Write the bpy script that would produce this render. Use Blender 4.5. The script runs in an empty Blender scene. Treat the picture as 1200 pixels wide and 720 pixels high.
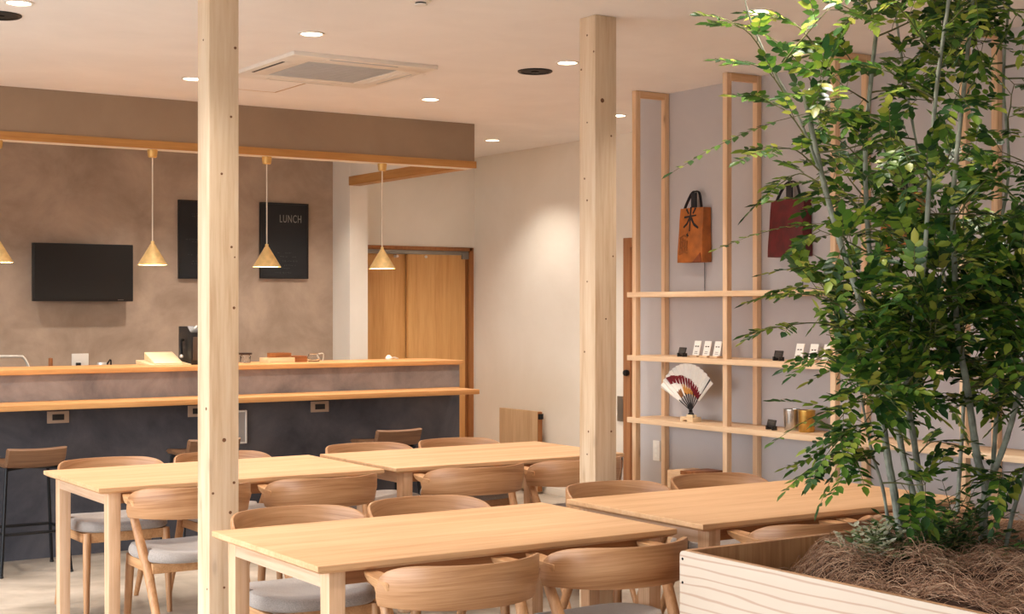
import bpy, bmesh, math, random
from mathutils import Vector, Matrix
random.seed(7)
PI = math.pi
SC = bpy.context.scene
COL = SC.collection
R = math.radians

# ------------------------------------------------------------------ materials
def lin(c):
    def f(x):
        x /= 255.0
        return x / 12.92 if x <= 0.04045 else ((x + 0.055) / 1.055) ** 2.4
    return (f(c[0]), f(c[1]), f(c[2]), 1.0)

def new_mat(name):
    m = bpy.data.materials.new(name); m.use_nodes = True
    nt = m.node_tree
    return m, nt, nt.nodes['Principled BSDF']

def N(nt, typ, **kw):
    n = nt.nodes.new(typ)
    for k, v in kw.items():
        if k in n.inputs: n.inputs[k].default_value = v
        else: setattr(n, k, v)
    return n

def ramp(nt, stops):
    r = nt.nodes.new('ShaderNodeValToRGB')
    e = r.color_ramp.elements
    while len(e) < len(stops): e.new(0.5)
    for i, (p, c) in enumerate(stops):
        e[i].position = p; e[i].color = c
    return r

def coords(nt, scale, shift=True):
    tc = N(nt, 'ShaderNodeTexCoord')
    src = tc.outputs['UV' if shift == 'UV' else 'Object']
    if shift:
        oi = N(nt, 'ShaderNodeObjectInfo')
        mu = N(nt, 'ShaderNodeMath', operation='MULTIPLY'); mu.inputs[1].default_value = 13.0
        nt.links.new(oi.outputs['Random'], mu.inputs[0])
        ad = N(nt, 'ShaderNodeVectorMath', operation='ADD')
        nt.links.new(src, ad.inputs[0]); nt.links.new(mu.outputs[0], ad.inputs[1])
        src = ad.outputs[0]
    mp = N(nt, 'ShaderNodeMapping'); mp.inputs['Scale'].default_value = scale
    nt.links.new(src, mp.inputs['Vector'])
    return mp.outputs[0]

def wood(name, light, mid, dark, axis='X', fine=1.0, rough=0.5, knots=0.0, bump=0.04, shift=True):
    """long-grained timber: fibres stretched along one local axis, optional knots"""
    m, nt, b = new_mat(name)
    L = 0.9; S_ = 14.0 * fine
    sc = {'X': (L, S_, S_), 'Y': (S_, L, S_), 'Z': (S_, S_, L)}[axis]
    v = coords(nt, sc, shift)
    n1 = N(nt, 'ShaderNodeTexNoise', Scale=1.0, Detail=3.0, Roughness=0.55, Distortion=0.6)
    nt.links.new(v, n1.inputs['Vector'])
    fs = tuple(x * (2.2 if x > 2 else 1.6) for x in sc)
    v2 = coords(nt, fs, shift)
    n2 = N(nt, 'ShaderNodeTexNoise', Scale=3.0, Detail=4.0, Roughness=0.6)
    nt.links.new(v2, n2.inputs['Vector'])
    mx = N(nt, 'ShaderNodeMath', operation='MULTIPLY_ADD'); mx.inputs[1].default_value = 0.45
    nt.links.new(n2.outputs[0], mx.inputs[0])
    m2 = N(nt, 'ShaderNodeMath', operation='MULTIPLY'); m2.inputs[1].default_value = 0.62
    nt.links.new(n1.outputs[0], m2.inputs[0]); nt.links.new(m2.outputs[0], mx.inputs[2])
    r = ramp(nt, [(0.36, lin(dark)), (0.52, lin(mid)), (0.68, lin(light))])
    nt.links.new(mx.outputs[0], r.inputs[0])
    out = r.outputs[0]
    if knots > 0:
        ks = {'X': (3.5, 9, 9), 'Y': (9, 3.5, 9), 'Z': (9, 9, 3.0)}[axis]
        vk = coords(nt, ks, shift)
        vo = N(nt, 'ShaderNodeTexVoronoi', Scale=1.0, Randomness=1.0)
        nt.links.new(vk, vo.inputs['Vector'])
        kr = ramp(nt, [(0.045, (1, 1, 1, 1)), (0.11, (0.25, 0.25, 0.25, 1)), (0.2, (0, 0, 0, 1))])
        nt.links.new(vo.outputs['Distance'], kr.inputs[0])
        km = N(nt, 'ShaderNodeMath', operation='MULTIPLY'); km.inputs[1].default_value = knots
        nt.links.new(kr.outputs[0], km.inputs[0])
        mix = N(nt, 'ShaderNodeMix', data_type='RGBA')
        nt.links.new(km.outputs[0], mix.inputs['Factor']); nt.links.new(out, mix.inputs['A'])
        mix.inputs['B'].default_value = lin((120, 78, 48))
        out = mix.outputs['Result']
    nt.links.new(out, b.inputs['Base Color'])
    b.inputs['Roughness'].default_value = rough
    if bump:
        bp = N(nt, 'ShaderNodeBump', Strength=bump, Distance=0.01)
        nt.links.new(mx.outputs[0], bp.inputs['Height']); nt.links.new(bp.outputs[0], b.inputs['Normal'])
    return m

def plywood_face(name, base, line, axis_stretch, freq=8.0, rough=0.55):
    """softwood veneer with wavy cathedral growth lines"""
    m, nt, b = new_mat(name)
    v = coords(nt, axis_stretch, False)
    w = N(nt, 'ShaderNodeTexWave', wave_type='BANDS', bands_direction='Z', Scale=freq, Distortion=5.5, Detail=2.5)
    w.inputs['Detail Scale'].default_value = 0.9
    nt.links.new(v, w.inputs['Vector'])
    no = N(nt, 'ShaderNodeTexNoise', Scale=6.0, Detail=3.0)
    nt.links.new(v, no.inputs['Vector'])
    r = ramp(nt, [(0.0, lin(line)), (0.02, lin(line)), (0.16, lin(base)), (1.0, lin(base))])
    nt.links.new(w.outputs['Fac'], r.inputs[0])
    mix = N(nt, 'ShaderNodeMix', data_type='RGBA', blend_type='MULTIPLY'); mix.inputs['Factor'].default_value = 0.25
    r2 = ramp(nt, [(0.3, lin((225, 205, 190))), (0.65, (1, 1, 1, 1))])
    nt.links.new(no.outputs[0], r2.inputs[0])
    nt.links.new(r.outputs[0], mix.inputs['A']); nt.links.new(r2.outputs[0], mix.inputs['B'])
    nt.links.new(mix.outputs['Result'], b.inputs['Base Color'])
    b.inputs['Roughness'].default_value = rough
    return m

def plaster(name, c1, c2, scale=1.5, rough=0.85, bump=0.08, detail=6):
    m, nt, b = new_mat(name)
    v = coords(nt, (1, 1, 1), False)
    n = N(nt, 'ShaderNodeTexNoise', Scale=scale, Detail=detail, Roughness=0.62, Distortion=0.4)
    nt.links.new(v, n.inputs['Vector'])
    r = ramp(nt, [(0.32, lin(c1)), (0.68, lin(c2))])
    nt.links.new(n.outputs[0], r.inputs[0]); nt.links.new(r.outputs[0], b.inputs['Base Color'])
    b.inputs['Roughness'].default_value = rough
    if bump:
        n2 = N(nt, 'ShaderNodeTexNoise', Scale=90.0, Detail=3.0)
        nt.links.new(v, n2.inputs['Vector'])
        bp = N(nt, 'ShaderNodeBump', Strength=bump, Distance=0.004)
        nt.links.new(n2.outputs[0], bp.inputs['Height']); nt.links.new(bp.outputs[0], b.inputs['Normal'])
    return m

def plain(name, c, rough=0.5, metal=0.0, vary=0.06, scale=8.0, emit=None, estr=1.0, alpha=None, trans=0.0):
    m, nt, b = new_mat(name)
    v = coords(nt, (1, 1, 1), False)
    n = N(nt, 'ShaderNodeTexNoise', Scale=scale, Detail=3.0)
    nt.links.new(v, n.inputs['Vector'])
    c2 = tuple(max(0, x * (1 - vary)) for x in c)
    r = ramp(nt, [(0.3, lin(c2)), (0.7, lin(c))])
    nt.links.new(n.outputs[0], r.inputs[0]); nt.links.new(r.outputs[0], b.inputs['Base Color'])
    b.inputs['Roughness'].default_value = rough; b.inputs['Metallic'].default_value = metal
    if emit:
        b.inputs['Emission Color'].default_value = lin(emit); b.inputs['Emission Strength'].default_value = estr
    if trans: b.inputs['Transmission Weight'].default_value = trans
    return m

def fabric(name, c1, c2):
    m, nt, b = new_mat(name)
    v = coords(nt, (1, 1, 1), False)
    n = N(nt, 'ShaderNodeTexNoise', Scale=420.0, Detail=2.0)
    nt.links.new(v, n.inputs['Vector'])
    r = ramp(nt, [(0.35, lin(c1)), (0.65, lin(c2))])
    nt.links.new(n.outputs[0], r.inputs[0]); nt.links.new(r.outputs[0], b.inputs['Base Color'])
    b.inputs['Roughness'].default_value = 0.95
    b.inputs['Sheen Weight'].default_value = 0.25
    bp = N(nt, 'ShaderNodeBump', Strength=0.25, Distance=0.002)
    nt.links.new(n.outputs[0], bp.inputs['Height']); nt.links.new(bp.outputs[0], b.inputs['Normal'])
    return m

def leaf_mat(name, stops):
    m, nt, b = new_mat(name)
    g = N(nt, 'ShaderNodeNewGeometry')
    r = ramp(nt, [(p, lin(c)) for p, c in stops])
    nt.links.new(g.outputs['Random Per Island'], r.inputs[0])
    nt.links.new(r.outputs[0], b.inputs['Base Color'])
    b.inputs['Roughness'].default_value = 0.42
    tr = N(nt, 'ShaderNodeBsdfTranslucent')
    nt.links.new(r.outputs[0], tr.inputs['Color'])
    mx = N(nt, 'ShaderNodeMixShader'); mx.inputs[0].default_value = 0.28
    out = nt.nodes['Material Output']
    nt.links.new(b.outputs[0], mx.inputs[1]); nt.links.new(tr.outputs[0], mx.inputs[2])
    nt.links.new(mx.outputs[0], out.inputs['Surface'])
    return m

M = {}
M['table'] = wood('oak_tabletop', (224, 182, 140), (215, 170, 126), (200, 152, 108), 'X', 0.8, 0.6)
M['table_leg'] = wood('oak_leg_daylit', (224, 188, 156), (212, 172, 136), (190, 146, 110), 'Z', 1.2, 0.5)  # table oak paled, the daylight on the legs is put into the colour
M['table_rail'] = wood('oak_rail_shaded', (190, 138, 94), (172, 118, 76), (146, 94, 58), 'X', 1.0, 0.5)  # same oak darkened: shade along the long sides is painted in
M['table_rail_y'] = wood('oak_end_rail_daylit', (222, 190, 162), (208, 174, 144), (186, 148, 118), 'Y', 1.0, 0.5)  # same oak made paler: window light on the table ends is painted in
M['chair_band'] = wood('oak_bent_ply', (196, 150, 110), (178, 130, 90), (146, 98, 60), 'X', 1.5, 0.4, shift='UV')
M['chair_leg'] = wood('oak_turned', (198, 152, 110), (182, 134, 92), (156, 108, 70), 'Z', 1.6, 0.45)
M['chair_arm'] = wood('oak_arm', (206, 160, 116), (190, 142, 98), (164, 116, 76), 'Y', 1.6, 0.45)
M['seat'] = fabric('grey_wool', (134, 126, 122), (172, 162, 155))
M['post'] = wood('pine_post', (226, 205, 180), (217, 191, 160), (198, 166, 132), 'Z', 0.9, 0.6, knots=0.28, shift=False)
M['shelf_z'] = wood('pine_upright', (238, 206, 170), (228, 192, 154), (210, 168, 126), 'Z', 1.4, 0.6, knots=0.7)
M['shelf_y'] = wood('pine_board', (242, 212, 176), (232, 198, 160), (216, 178, 138), 'Y', 1.2, 0.6)
M['shelf_x'] = wood('pine_rail', (232, 196, 156), (220, 180, 138), (200, 156, 112), 'X', 1.2, 0.6)
M['counter'] = wood('counter_board', (222, 170, 112), (210, 154, 96), (192, 134, 78), 'X', 0.9, 0.45)
M['trim'] = wood('soffit_trim_wood', (198, 148, 86), (186, 134, 74), (170, 116, 60), 'X', 1.0, 0.5)
M['trim_y'] = wood('soffit_trim_wood_y', (198, 148, 86), (186, 134, 74), (170, 116, 60), 'Y', 1.0, 0.5)
M['door'] = wood('door_veneer', (222, 172, 112), (214, 162, 100), (202, 148, 86), 'Z', 0.9, 0.5)
M['door_dark'] = wood('door_casing', (168, 112, 62), (154, 98, 52), (134, 82, 42), 'Z', 1.0, 0.55)
M['jamb'] = wood('cedar_jamb', (176, 124, 84), (162, 110, 72), (142, 92, 58), 'Z', 1.2, 0.55)
M['stool_seat'] = wood('walnut_ply', (132, 96, 68), (116, 82, 56), (96, 66, 46), 'X', 1.6, 0.55)
M['tray'] = wood('pale_tray', (236, 212, 176), (226, 200, 162), (210, 180, 140), 'X', 1.2, 0.5)
M['brown_wood'] = wood('brown_board', (170, 110, 62), (150, 92, 50), (124, 72, 38), 'X', 1.4, 0.5)
M['panel'] = wood('ash_panel', (206, 178, 144), (196, 166, 132), (182, 150, 116), 'Z', 1.0, 0.6)
M['ply_face'] = plywood_face('planter_ply_face', (210, 194, 177), (190, 162, 143), (1, 0.16, 1.0), 11.0)
M['ply_in'] = wood('planter_ply_inside', (188, 142, 100), (172, 124, 84), (148, 100, 64), 'Z', 0.9, 0.6, knots=0.4)
M['ply_edge'] = wood('planter_ply_edge', (214, 170, 130), (196, 150, 112), (172, 126, 92), 'Y', 2.5, 0.6)
M['ceiling'] = plaster('ceiling_paper', (240, 236, 234), (247, 243, 241), 2.0, 0.95, 0.03)
M['wall_white'] = plaster('wall_paper_white', (234, 226, 214), (242, 235, 225), 1.2, 0.95, 0.05)
M['wall_shelf'] = plaster('wall_paper_greige', (184, 179, 180), (194, 189, 189), 1.2, 0.95, 0.06)
M['wall_kitchen'] = plaster('mortar_brown', (156, 135, 118), (196, 174, 155), 1.9, 0.9, 0.15)
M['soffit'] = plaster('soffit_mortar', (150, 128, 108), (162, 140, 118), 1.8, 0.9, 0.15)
M['counter_low'] = plaster('mortar_dark', (50, 51, 60), (90, 88, 93), 2.4, 0.8, 0.2)  # lower wall drawn darker and bluer than the band above
M['counter_up'] = plaster('mortar_grey', (108, 99, 98), (160, 147, 140), 3.0, 0.8, 0.2)
M['floor'] = plaster('floor_mortar', (142, 130, 115), (214, 202, 188), 1.6, 0.5, 0.05, 8)
M['black'] = plain('black_metal', (30, 30, 32), 0.45, 0.6)
M['tv'] = plain('tv_screen', (27, 27, 28), 0.35, 0.0, 0.02)
M['black_plastic'] = plain('black_plastic', (28, 28, 30), 0.4)
M['white_plastic'] = plain('white_plastic', (238, 232, 224), 0.4, 0.0, 0.02)
M['beige_plastic'] = plain('beige_plate', (176, 152, 132), 0.45, 0.0, 0.04)
M['grey_metal'] = plain('grey_metal', (150, 146, 140), 0.35, 0.8)
M['chrome'] = plain('chrome', (228, 226, 222), 0.3, 0.45)
M['gold'] = plain('brass_leaf', (246, 212, 146), 0.45, 0.2, 0.10, 30)
M['brass'] = plain('brass', (222, 180, 108), 0.4, 0.4)
M['cord'] = plain('white_cord', (232, 222, 208), 0.6)
M['board'] = plain('chalkboard', (36, 37, 40), 0.8, 0.0, 0.15, 6)
M['chalk'] = plain('chalk', (150, 146, 142), 0.95)
M['chalk_dim'] = plain('faint_chalk', (88, 86, 86), 0.95)
M['paper'] = plain('white_card', (244, 240, 232), 0.8, 0.0, 0.02)
M['ink'] = plain('ink', (70, 50, 40), 0.8)
M['lens'] = plain('lamp_lens', (255, 244, 224), 0.4, emit=(255, 236, 206), estr=9.0)
M['dark_ring'] = plain('speaker_grille', (34, 32, 34), 0.7, 0.0, 0.3, 60)
M['ac_blue'] = plain('grille_grey', (190, 194, 198), 0.7, 0.0, 0.04)
M['bag_o'] = plain('orange_leather', (196, 112, 44), 0.6, 0.0, 0.25, 14)
M['bag_o_side'] = plain('orange_leather_side', (150, 74, 34), 0.6, 0.0, 0.2, 14)
M['bag_r'] = plain('dark_red_leather', (112, 26, 30), 0.6, 0.0, 0.35, 14)
M['strap'] = plain('black_strap', (34, 30, 34), 0.7)
M['fan_red'] = plain('crimson_paper', (128, 22, 34), 0.8)
M['fan_gold'] = plain('gold_paper', (206, 146, 66), 0.6)
M['fan_brown'] = plain('brown_paper', (150, 96, 50), 0.7)
M['silver'] = plain('tin', (214, 210, 204), 0.25, 0.9, 0.15, 20)
M['gold_cup'] = plain('gold_tin', (222, 176, 92), 0.3, 0.85, 0.2, 20)
M['glass'], _nt, _b = new_mat('clear_glass')
_b.inputs['Transmission Weight'].default_value = 1.0; _b.inputs['Roughness'].default_value = 0.03
_b.inputs['Base Color'].default_value = (1, 1, 1, 1)
M['bark'] = plain('pale_bark', (172, 176, 160), 0.75, 0.0, 0.35, 22)
M['twig'] = plain('green_twig', (112, 112, 66), 0.7, 0.0, 0.3, 20)
M['leaf'] = leaf_mat('ash_leaf', [(0.0, (34, 66, 36)), (0.3, (54, 94, 40)), (0.6, (92, 132, 46)), (0.85, (140, 164, 58)), (1.0, (186, 186, 84))])
M['leaf_low'] = leaf_mat('low_leaf', [(0.0, (34, 66, 36)), (0.5, (64, 104, 44)), (1.0, (104, 138, 60))])
M['leaf_var'] = leaf_mat('variegated_leaf', [(0.0, (96, 128, 76)), (0.25, (150, 166, 112)), (0.45, (232, 228, 200)), (1.0, (244, 240, 222))])
M['fibre'] = leaf_mat('coconut_fibre', [(0.0, (122, 84, 62)), (0.5, (178, 136, 108)), (1.0, (218, 182, 150))])
M['soil'] = plain('soil', (92, 60, 42), 0.95, 0.0, 0.4, 30)

# ------------------------------------------------------------------ mesh helpers
def box(bm, x0, x1, y0, y1, z0, z1, mat=None):
    vs = [bm.verts.new(p) for p in ((x0, y0, z0), (x1, y0, z0), (x1, y1, z0), (x0, y1, z0),
                                    (x0, y0, z1), (x1, y0, z1), (x1, y1, z1), (x0, y1, z1))]
    if mat is not None:
        for v in vs: v.co = mat @ v.co
    for f in ((3, 2, 1, 0), (4, 5, 6, 7), (0, 1, 5, 4), (1, 2, 6, 5), (2, 3, 7, 6), (3, 0, 4, 7)):
        bm.faces.new([vs[i] for i in f])

def loft(bm, rings, closed=True, cap=True):
    vr = [[bm.verts.new(p) for p in ring] for ring in rings]
    n = len(vr[0])
    for a, b in zip(vr, vr[1:]):
        for i in range(n if closed else n - 1):
            j = (i + 1) % n
            bm.faces.new((a[i], a[j], b[j], b[i]))
    if cap:
        bm.faces.new(list(reversed(vr[0]))); bm.faces.new(vr[-1])

def tube(bm, pts, radii, n=10, cap=True, squash=1.0):
    pts = [Vector(p) for p in pts]
    if not hasattr(radii, '__len__'): radii = [radii] * len(pts)
    rings, u = [], None
    for i, p in enumerate(pts):
        d = (pts[min(i + 1, len(pts) - 1)] - pts[max(i - 1, 0)]).normalized()
        if u is None:
            u = d.orthogonal().normalized()
            if abs(d.z) > 0.5: u = (Vector((1, 0, 0)) - d * d.x).normalized()
        else:
            u = (u - d * u.dot(d)).normalized()
        w = d.cross(u)
        rings.append([p + (u * math.cos(2 * PI * k / n) + w * math.sin(2 * PI * k / n) * squash) * radii[i] for k in range(n)])
    loft(bm, rings, True, cap)

def lathe(bm, prof, n=28, c=(0, 0, 0), cap=True):
    rings = [[(c[0] + r * math.cos(2 * PI * k / n), c[1] + r * math.sin(2 * PI * k / n), c[2] + z) for k in range(n)] for r, z in prof]
    loft(bm, rings, True, cap)

def prism(bm, pts, axis, a, b):
    """2-D outline pushed from a to b along an axis ('X': pts are (y,z); 'Y': (x,z); 'Z': (x,y))"""
    def P(p, t):
        return {'X': (t, p[0], p[1]), 'Y': (p[0], t, p[1]), 'Z': (p[0], p[1], t)}[axis]
    loft(bm, [[P(p, a) for p in pts], [P(p, b) for p in pts]])

def smooth_path(pts, k=6):
    P = [Vector(p) for p in pts]
    out = []
    for i in range(len(P) - 1):
        p0, p1, p2, p3 = P[max(i - 1, 0)], P[i], P[i + 1], P[min(i + 2, len(P) - 1)]
        for j in range(k):
            t = j / k
            out.append(0.5 * ((2 * p1) + (p2 - p0) * t + (2 * p0 - 5 * p1 + 4 * p2 - p3) * t * t + (3 * p1 - p0 - 3 * p2 + p3) * t ** 3))
    out.append(P[-1])
    return out

def obj(name, bm, mat, parent=None, bevel=0.0, seg=2, angle=35, loc=None, rot=None):
    if bevel > 0:
        bm.normal_update()
        es = [e for e in bm.edges if len(e.link_faces) == 2 and e.calc_face_angle(0) > R(40)]
        bmesh.ops.bevel(bm, geom=es, offset=bevel, segments=seg, profile=0.6, affect='EDGES', clamp_overlap=True)
    bmesh.ops.recalc_face_normals(bm, faces=bm.faces[:])
    me = bpy.data.meshes.new(name)
    bm.to_mesh(me); bm.free()
    me.materials.append(mat)
    for p in me.polygons: p.use_smooth = True
    me.set_sharp_from_angle(angle=R(angle))
    o = bpy.data.objects.new(name, me); COL.objects.link(o)
    if parent: o.parent = parent
    if loc: o.location = loc
    if rot: o.rotation_euler = rot
    return o

def BM(): return bmesh.new()
def bx(*a):
    bm = BM(); box(bm, *a); return bm

def tag(o, label, cat, group=None, kind=None):
    o['label'] = label; o['category'] = cat
    if group: o['group'] = group
    if kind: o['kind'] = kind
    return o

def thing(name, label, cat, loc=(0, 0, 0), rz=0.0, group=None):
    o = bpy.data.objects.new(name, None); COL.objects.link(o)
    o.empty_display_size = 0.1
    o.location = loc; o.rotation_euler = (0, 0, rz)
    return tag(o, label, cat, group)

def struct(name, bm, mat, parent=None, bevel=0.0):
    o = obj(name, bm, mat, parent, bevel)
    o['kind'] = 'structure'
    return o

def dup(root, loc, rz=0.0, label=None, group=None):
    r = root.copy(); COL.objects.link(r); r.location = loc; r.rotation_euler = (0, 0, rz)
    if label: r['label'] = label
    if group: r['group'] = group
    for ch in list(root.children):
        c = ch.copy(); COL.objects.link(c); c.parent = r
        for g in ch.children:
            d = g.copy(); COL.objects.link(d); d.parent = c
    return r

# ------------------------------------------------------------------ camera
F_PX, HOR, YAW, EYE = 1727.0, 362.0, R(33.24), 1.5
cam = bpy.data.cameras.new('camera'); cam_o = bpy.data.objects.new('camera', cam); COL.objects.link(cam_o)
cam.sensor_width = 36.0; cam.lens = F_PX / 1200 * 36.0
cam.shift_y = (HOR - 360.0) / 1200.0
cam.clip_start = 0.05
cam_o.location = (0, 0, EYE); cam_o.rotation_euler = (PI / 2, 0, -YAW)
SC.camera = cam_o
SY, CY = math.sin(YAW), math.cos(YAW)
def at(u, v, d):
    r = d * (u - 600) / F_PX
    return Vector((d * SY + r * CY, d * CY - r * SY, EYE - d * (v - HOR) / F_PX))

# ------------------------------------------------------------------ the room
CEIL = 2.82
XL, XR, XS = -1.6, 6.785, 5.76
YN, YF, YK = -2.6, 10.95, 11.06
struct('floor', bx(XL - 0.1, XR + 0.1, YN - 0.1, YK + 0.1, -0.1, 0.0), M['floor'])
struct('ceiling', bx(XL - 0.1, XR + 0.1, YN - 0.1, YK + 0.1, CEIL, CEIL + 0.1), M['ceiling'])
struct('wall_kitchen', bx(XL, 5.468, YK, YK + 0.1, 0, CEIL), M['wall_kitchen'])
struct('wall_stub', bx(5.468, 5.632, 10.75, YK + 0.1, 0, CEIL), M['wall_white'])
# far wall with the pair of sliding doors: pieces around the opening
DX0, DX1, DZ = 5.66, 6.755, 2.02
bm = BM()
box(bm, 5.632, DX0, YF, YF + 0.12, 0, CEIL); box(bm, DX1, XR, YF, YF + 0.12, 0, CEIL); box(bm, DX0, DX1, YF, YF + 0.12, DZ, CEIL)
struct('wall_far', bm, M['wall_white'])
# right wall, with a doorway just beyond the shelving
bm = BM()
box(bm, XR, XR + 0.1, 8.80, YK + 0.1, 0, CEIL); box(bm, XR, XR + 0.1, 7.3, 8.80, 2.03, CEIL)
struct('wall_right', bm, M['wall_white'])
struct('wall_shelving', bx(XS, XS + 0.1, YN, 7.38, 0, CEIL), M['wall_shelf'])
struct('wall_return', bx(XS + 0.1, XR + 0.1, 7.28, 7.38, 0, CEIL), M['wall_white'])
struct('baseboard_right', bx(XR - 0.012, XR, 8.88, YF, 0, 0.06), M['wall_white'], bevel=0.003)
# left wall, a wide run of windows to the street
WY0, WY1, WZ0, WZ1 = 1.2, 8.4, 0.12, 2.45
bm = BM()
box(bm, XL - 0.15, XL, YN, WY0, 0, CEIL); box(bm, XL - 0.15, XL, WY1, YK + 0.1, 0, CEIL)
box(bm, XL - 0.15, XL, WY0, WY1, 0, WZ0); box(bm, XL - 0.15, XL, WY0, WY1, WZ1, CEIL)
struct('wall_left', bm, M['wall_white'])
# wall behind the viewer, with an unseen window sized for frontal fill light
bm = BM()
NX0, NX1 = -1.1, -0.1
box(bm, XL - 0.15, NX0, YN - 0.15, YN, 0, CEIL); box(bm, NX1, XS + 0.1, YN - 0.15, YN, 0, CEIL)
box(bm, NX0, NX1, YN - 0.15, YN, 0, WZ0); box(bm, NX0, NX1, YN - 0.15, YN, WZ1, CEIL)
struct('wall_near', bm, M['wall_white'])
def window(n, axis, a0, a1, pos):
    root = bpy.data.objects.new('window_%d' % n, None); COL.objects.link(root); root['kind'] = 'structure'
    f = BM()
    k = 4
    for i in range(k + 1):
        t = a0 + (a1 - a0) * i / k
        lo, hi = max(a0, t - 0.03), min(a1, t + 0.03)
        if axis == 'Y': box(f, pos - 0.09, pos - 0.03, lo, hi, WZ0, WZ1)
        else: box(f, lo, hi, pos - 0.09, pos - 0.03, WZ0, WZ1)
    for z0, z1 in ((WZ0, WZ0 + 0.06), (WZ1 - 0.06, WZ1)):
        if axis == 'Y': box(f, pos - 0.09, pos - 0.03, a0, a1, z0, z1)
        else: box(f, a0, a1, pos - 0.09, pos - 0.03, z0, z1)
    obj('window_frame', f, M['panel'], root)
    return root
window(1, 'Y', WY0, WY1, XL)
window(2, 'X', NX0, NX1, YN)

# far sliding doors
root = bpy.data.objects.new('door_1', None); COL.objects.link(root); root['kind'] = 'structure'
bm = BM()
box(bm, DX1 - 0.03, DX1 + 0.012, YF - 0.015, YF + 0.1, 0, DZ + 0.012); box(bm, DX0, DX1, YF - 0.015, YF + 0.1, DZ - 0.02, DZ + 0.012)
obj('door_casing', bm, M['door_dark'], root, 0.002)
obj('door_track', bx(DX0, DX1 - 0.03, YF + 0.0, YF + 0.09, DZ - 0.055, DZ - 0.02), M['grey_metal'], root, 0.003)
obj('track_stop', bx(DX1 - 0.1, DX1 - 0.032, YF - 0.008, YF + 0.02, DZ - 0.09, DZ - 0.03), M['grey_metal'], root, 0.004)
l1 = obj('door_leaf', bx(DX0, 6.13, YF + 0.055, YF + 0.09, 0.01, DZ - 0.055), M['door'], root, 0.002)
bm = BM(); box(bm, 6.125, DX1 - 0.06, YF + 0.01, YF + 0.045, 0.01, DZ - 0.055); 
l2 = obj('door_leaf', bm, M['door'], root, 0.002)
obj('stile', bx(6.125, 6.215, YF + 0.004, YF + 0.012, 0.01, DZ - 0.06), M['door'], l2, 0.002)
obj('edge_post', bx(DX1 - 0.06, DX1 - 0.034, YF + 0.02, YF + 0.06, 0.0, DZ - 0.055), M['door_dark'], root)
for x in (6.02, 6.30):
    bm = BM(); tube(bm, [(x, YF + 0.0, DZ - 0.075), (x, YF + 0.05, DZ - 0.075)], 0.012, 12)
    obj('door_roller', bm, M['white_plastic'], root)

struct('wall_light_backing', bx(5.5, XR + 0.1, YF + 0.125, YF + 0.2, 0, CEIL), M['wall_white'])  # added behind the door leaves to stop sky light leaking through
# doorway in the right wall, seen edge-on behind the shelving
root = bpy.data.objects.new('door_2', None); COL.objects.link(root); root['kind'] = 'structure'
bm = BM()
box(bm, XR - 0.02, XR + 0.1, 8.715, 8.80, 0, 2.03); box(bm, XR - 0.02, XR + 0.1, 7.40, 8.715, 1.96, 2.03); box(bm, XR - 0.02, XR + 0.1, 7.385, 7.45, 0, 1.96)
obj('door_casing', bm, M['jamb'], root, 0.003)
lf = obj('door_leaf', bx(XR + 0.03, XR + 0.07, 7.45, 8.715, 0.01, 1.96), M['jamb'], root)
bm = BM(); lathe(bm, [(0.0, 0), (0.022, 0.004), (0.025, 0.02), (0.02, 0.035), (0.0, 0.04)], 16)
obj('door_knob', bm, M['black'], root, loc=(XR - 0.02, 8.74, 1.02), rot=(0, -PI / 2, 0))
tag(obj('wall_grille', bx(XR - 0.012, XR, 8.815, 8.885, 0.65, 0.84), M['grey_metal'], None, 0.003),
    'slim upright grey plate on the white wall just right of the right post', 'wall plate')
tag(obj('cable_outlet', bx(XR - 0.012, XR, 8.83, 8.875, 0.345, 0.405), M['black_plastic'], None, 0.003),
    'tiny dark square outlet low on white wall right of the right post', 'outlet')
bm = BM(); prism(bm, [(8.885, 0.0), (8.885, 0.36), (8.815, 0.36)], 'X', XR - 0.04, XR - 0.012)
tag(obj('wooden_wedge', bm, M['jamb'], None, 0.002), 'brown wooden wedge standing against wall beside the brown door jamb', 'wedge')

# dropped soffit round the kitchen
bm = BM(); box(bm, XL, 5.545, 8.95, 9.07, 2.515, CEIL)
struct('wall_soffit', bm, M['soffit'])
struct('wall_soffit_return', bx(5.47, 5.545, 9.07, 10.75, 2.515, CEIL), M['wall_white'])
struct('trim_1', bx(XL, 5.556, 8.938, 8.96, 2.503, 2.552), M['trim'], bevel=0.002)
struct('trim_2', bx(XL, 5.545, 8.96, 9.07, 2.503, 2.515), M['wall_white'])
struct('trim_3', bx(5.458, 5.556, 9.07, 10.75, 2.503, 2.515), M['trim_y'])
struct('trim_4', bx(5.458, 5.47, 9.07, 10.75, 2.515, 2.575), M['trim_y'])

# ------------------------------------------------------------------ kitchen counter
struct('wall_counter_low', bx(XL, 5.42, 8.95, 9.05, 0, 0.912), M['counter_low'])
struct('wall_counter_high', bx(XL, 5.42, 8.95, 9.05, 0.9455, 1.1045), M['counter_up'])
tag(obj('bar_counter', bx(XL + 0.01, 5.37, 8.60, 8.949, 0.912, 0.945), M['counter'], None, 0.004),
    'long low oak bar counter board above the dark front', 'counter')
tag(obj('service_counter_top', bx(XL + 0.01, 5.44, 8.925, 9.45, 1.105, 1.135), M['counter'], None, 0.004),
    'long high oak worktop along the kitchen, above the lower bar board', 'counter')
t = thing('kitchen_cabinet', 'kitchen base cabinet hidden behind the bar under the tap', 'cabinet', (2.3, 9.78, 0))
obj('body', bx(-2.5, 2.2, -0.3, 0.3, 0.0, 0.85), M['panel'], t, 0.004)
obj('worktop', bx(-2.52, 2.22, -0.32, 0.32, 0.85, 0.88), M['grey_metal'], t, 0.004)

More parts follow.
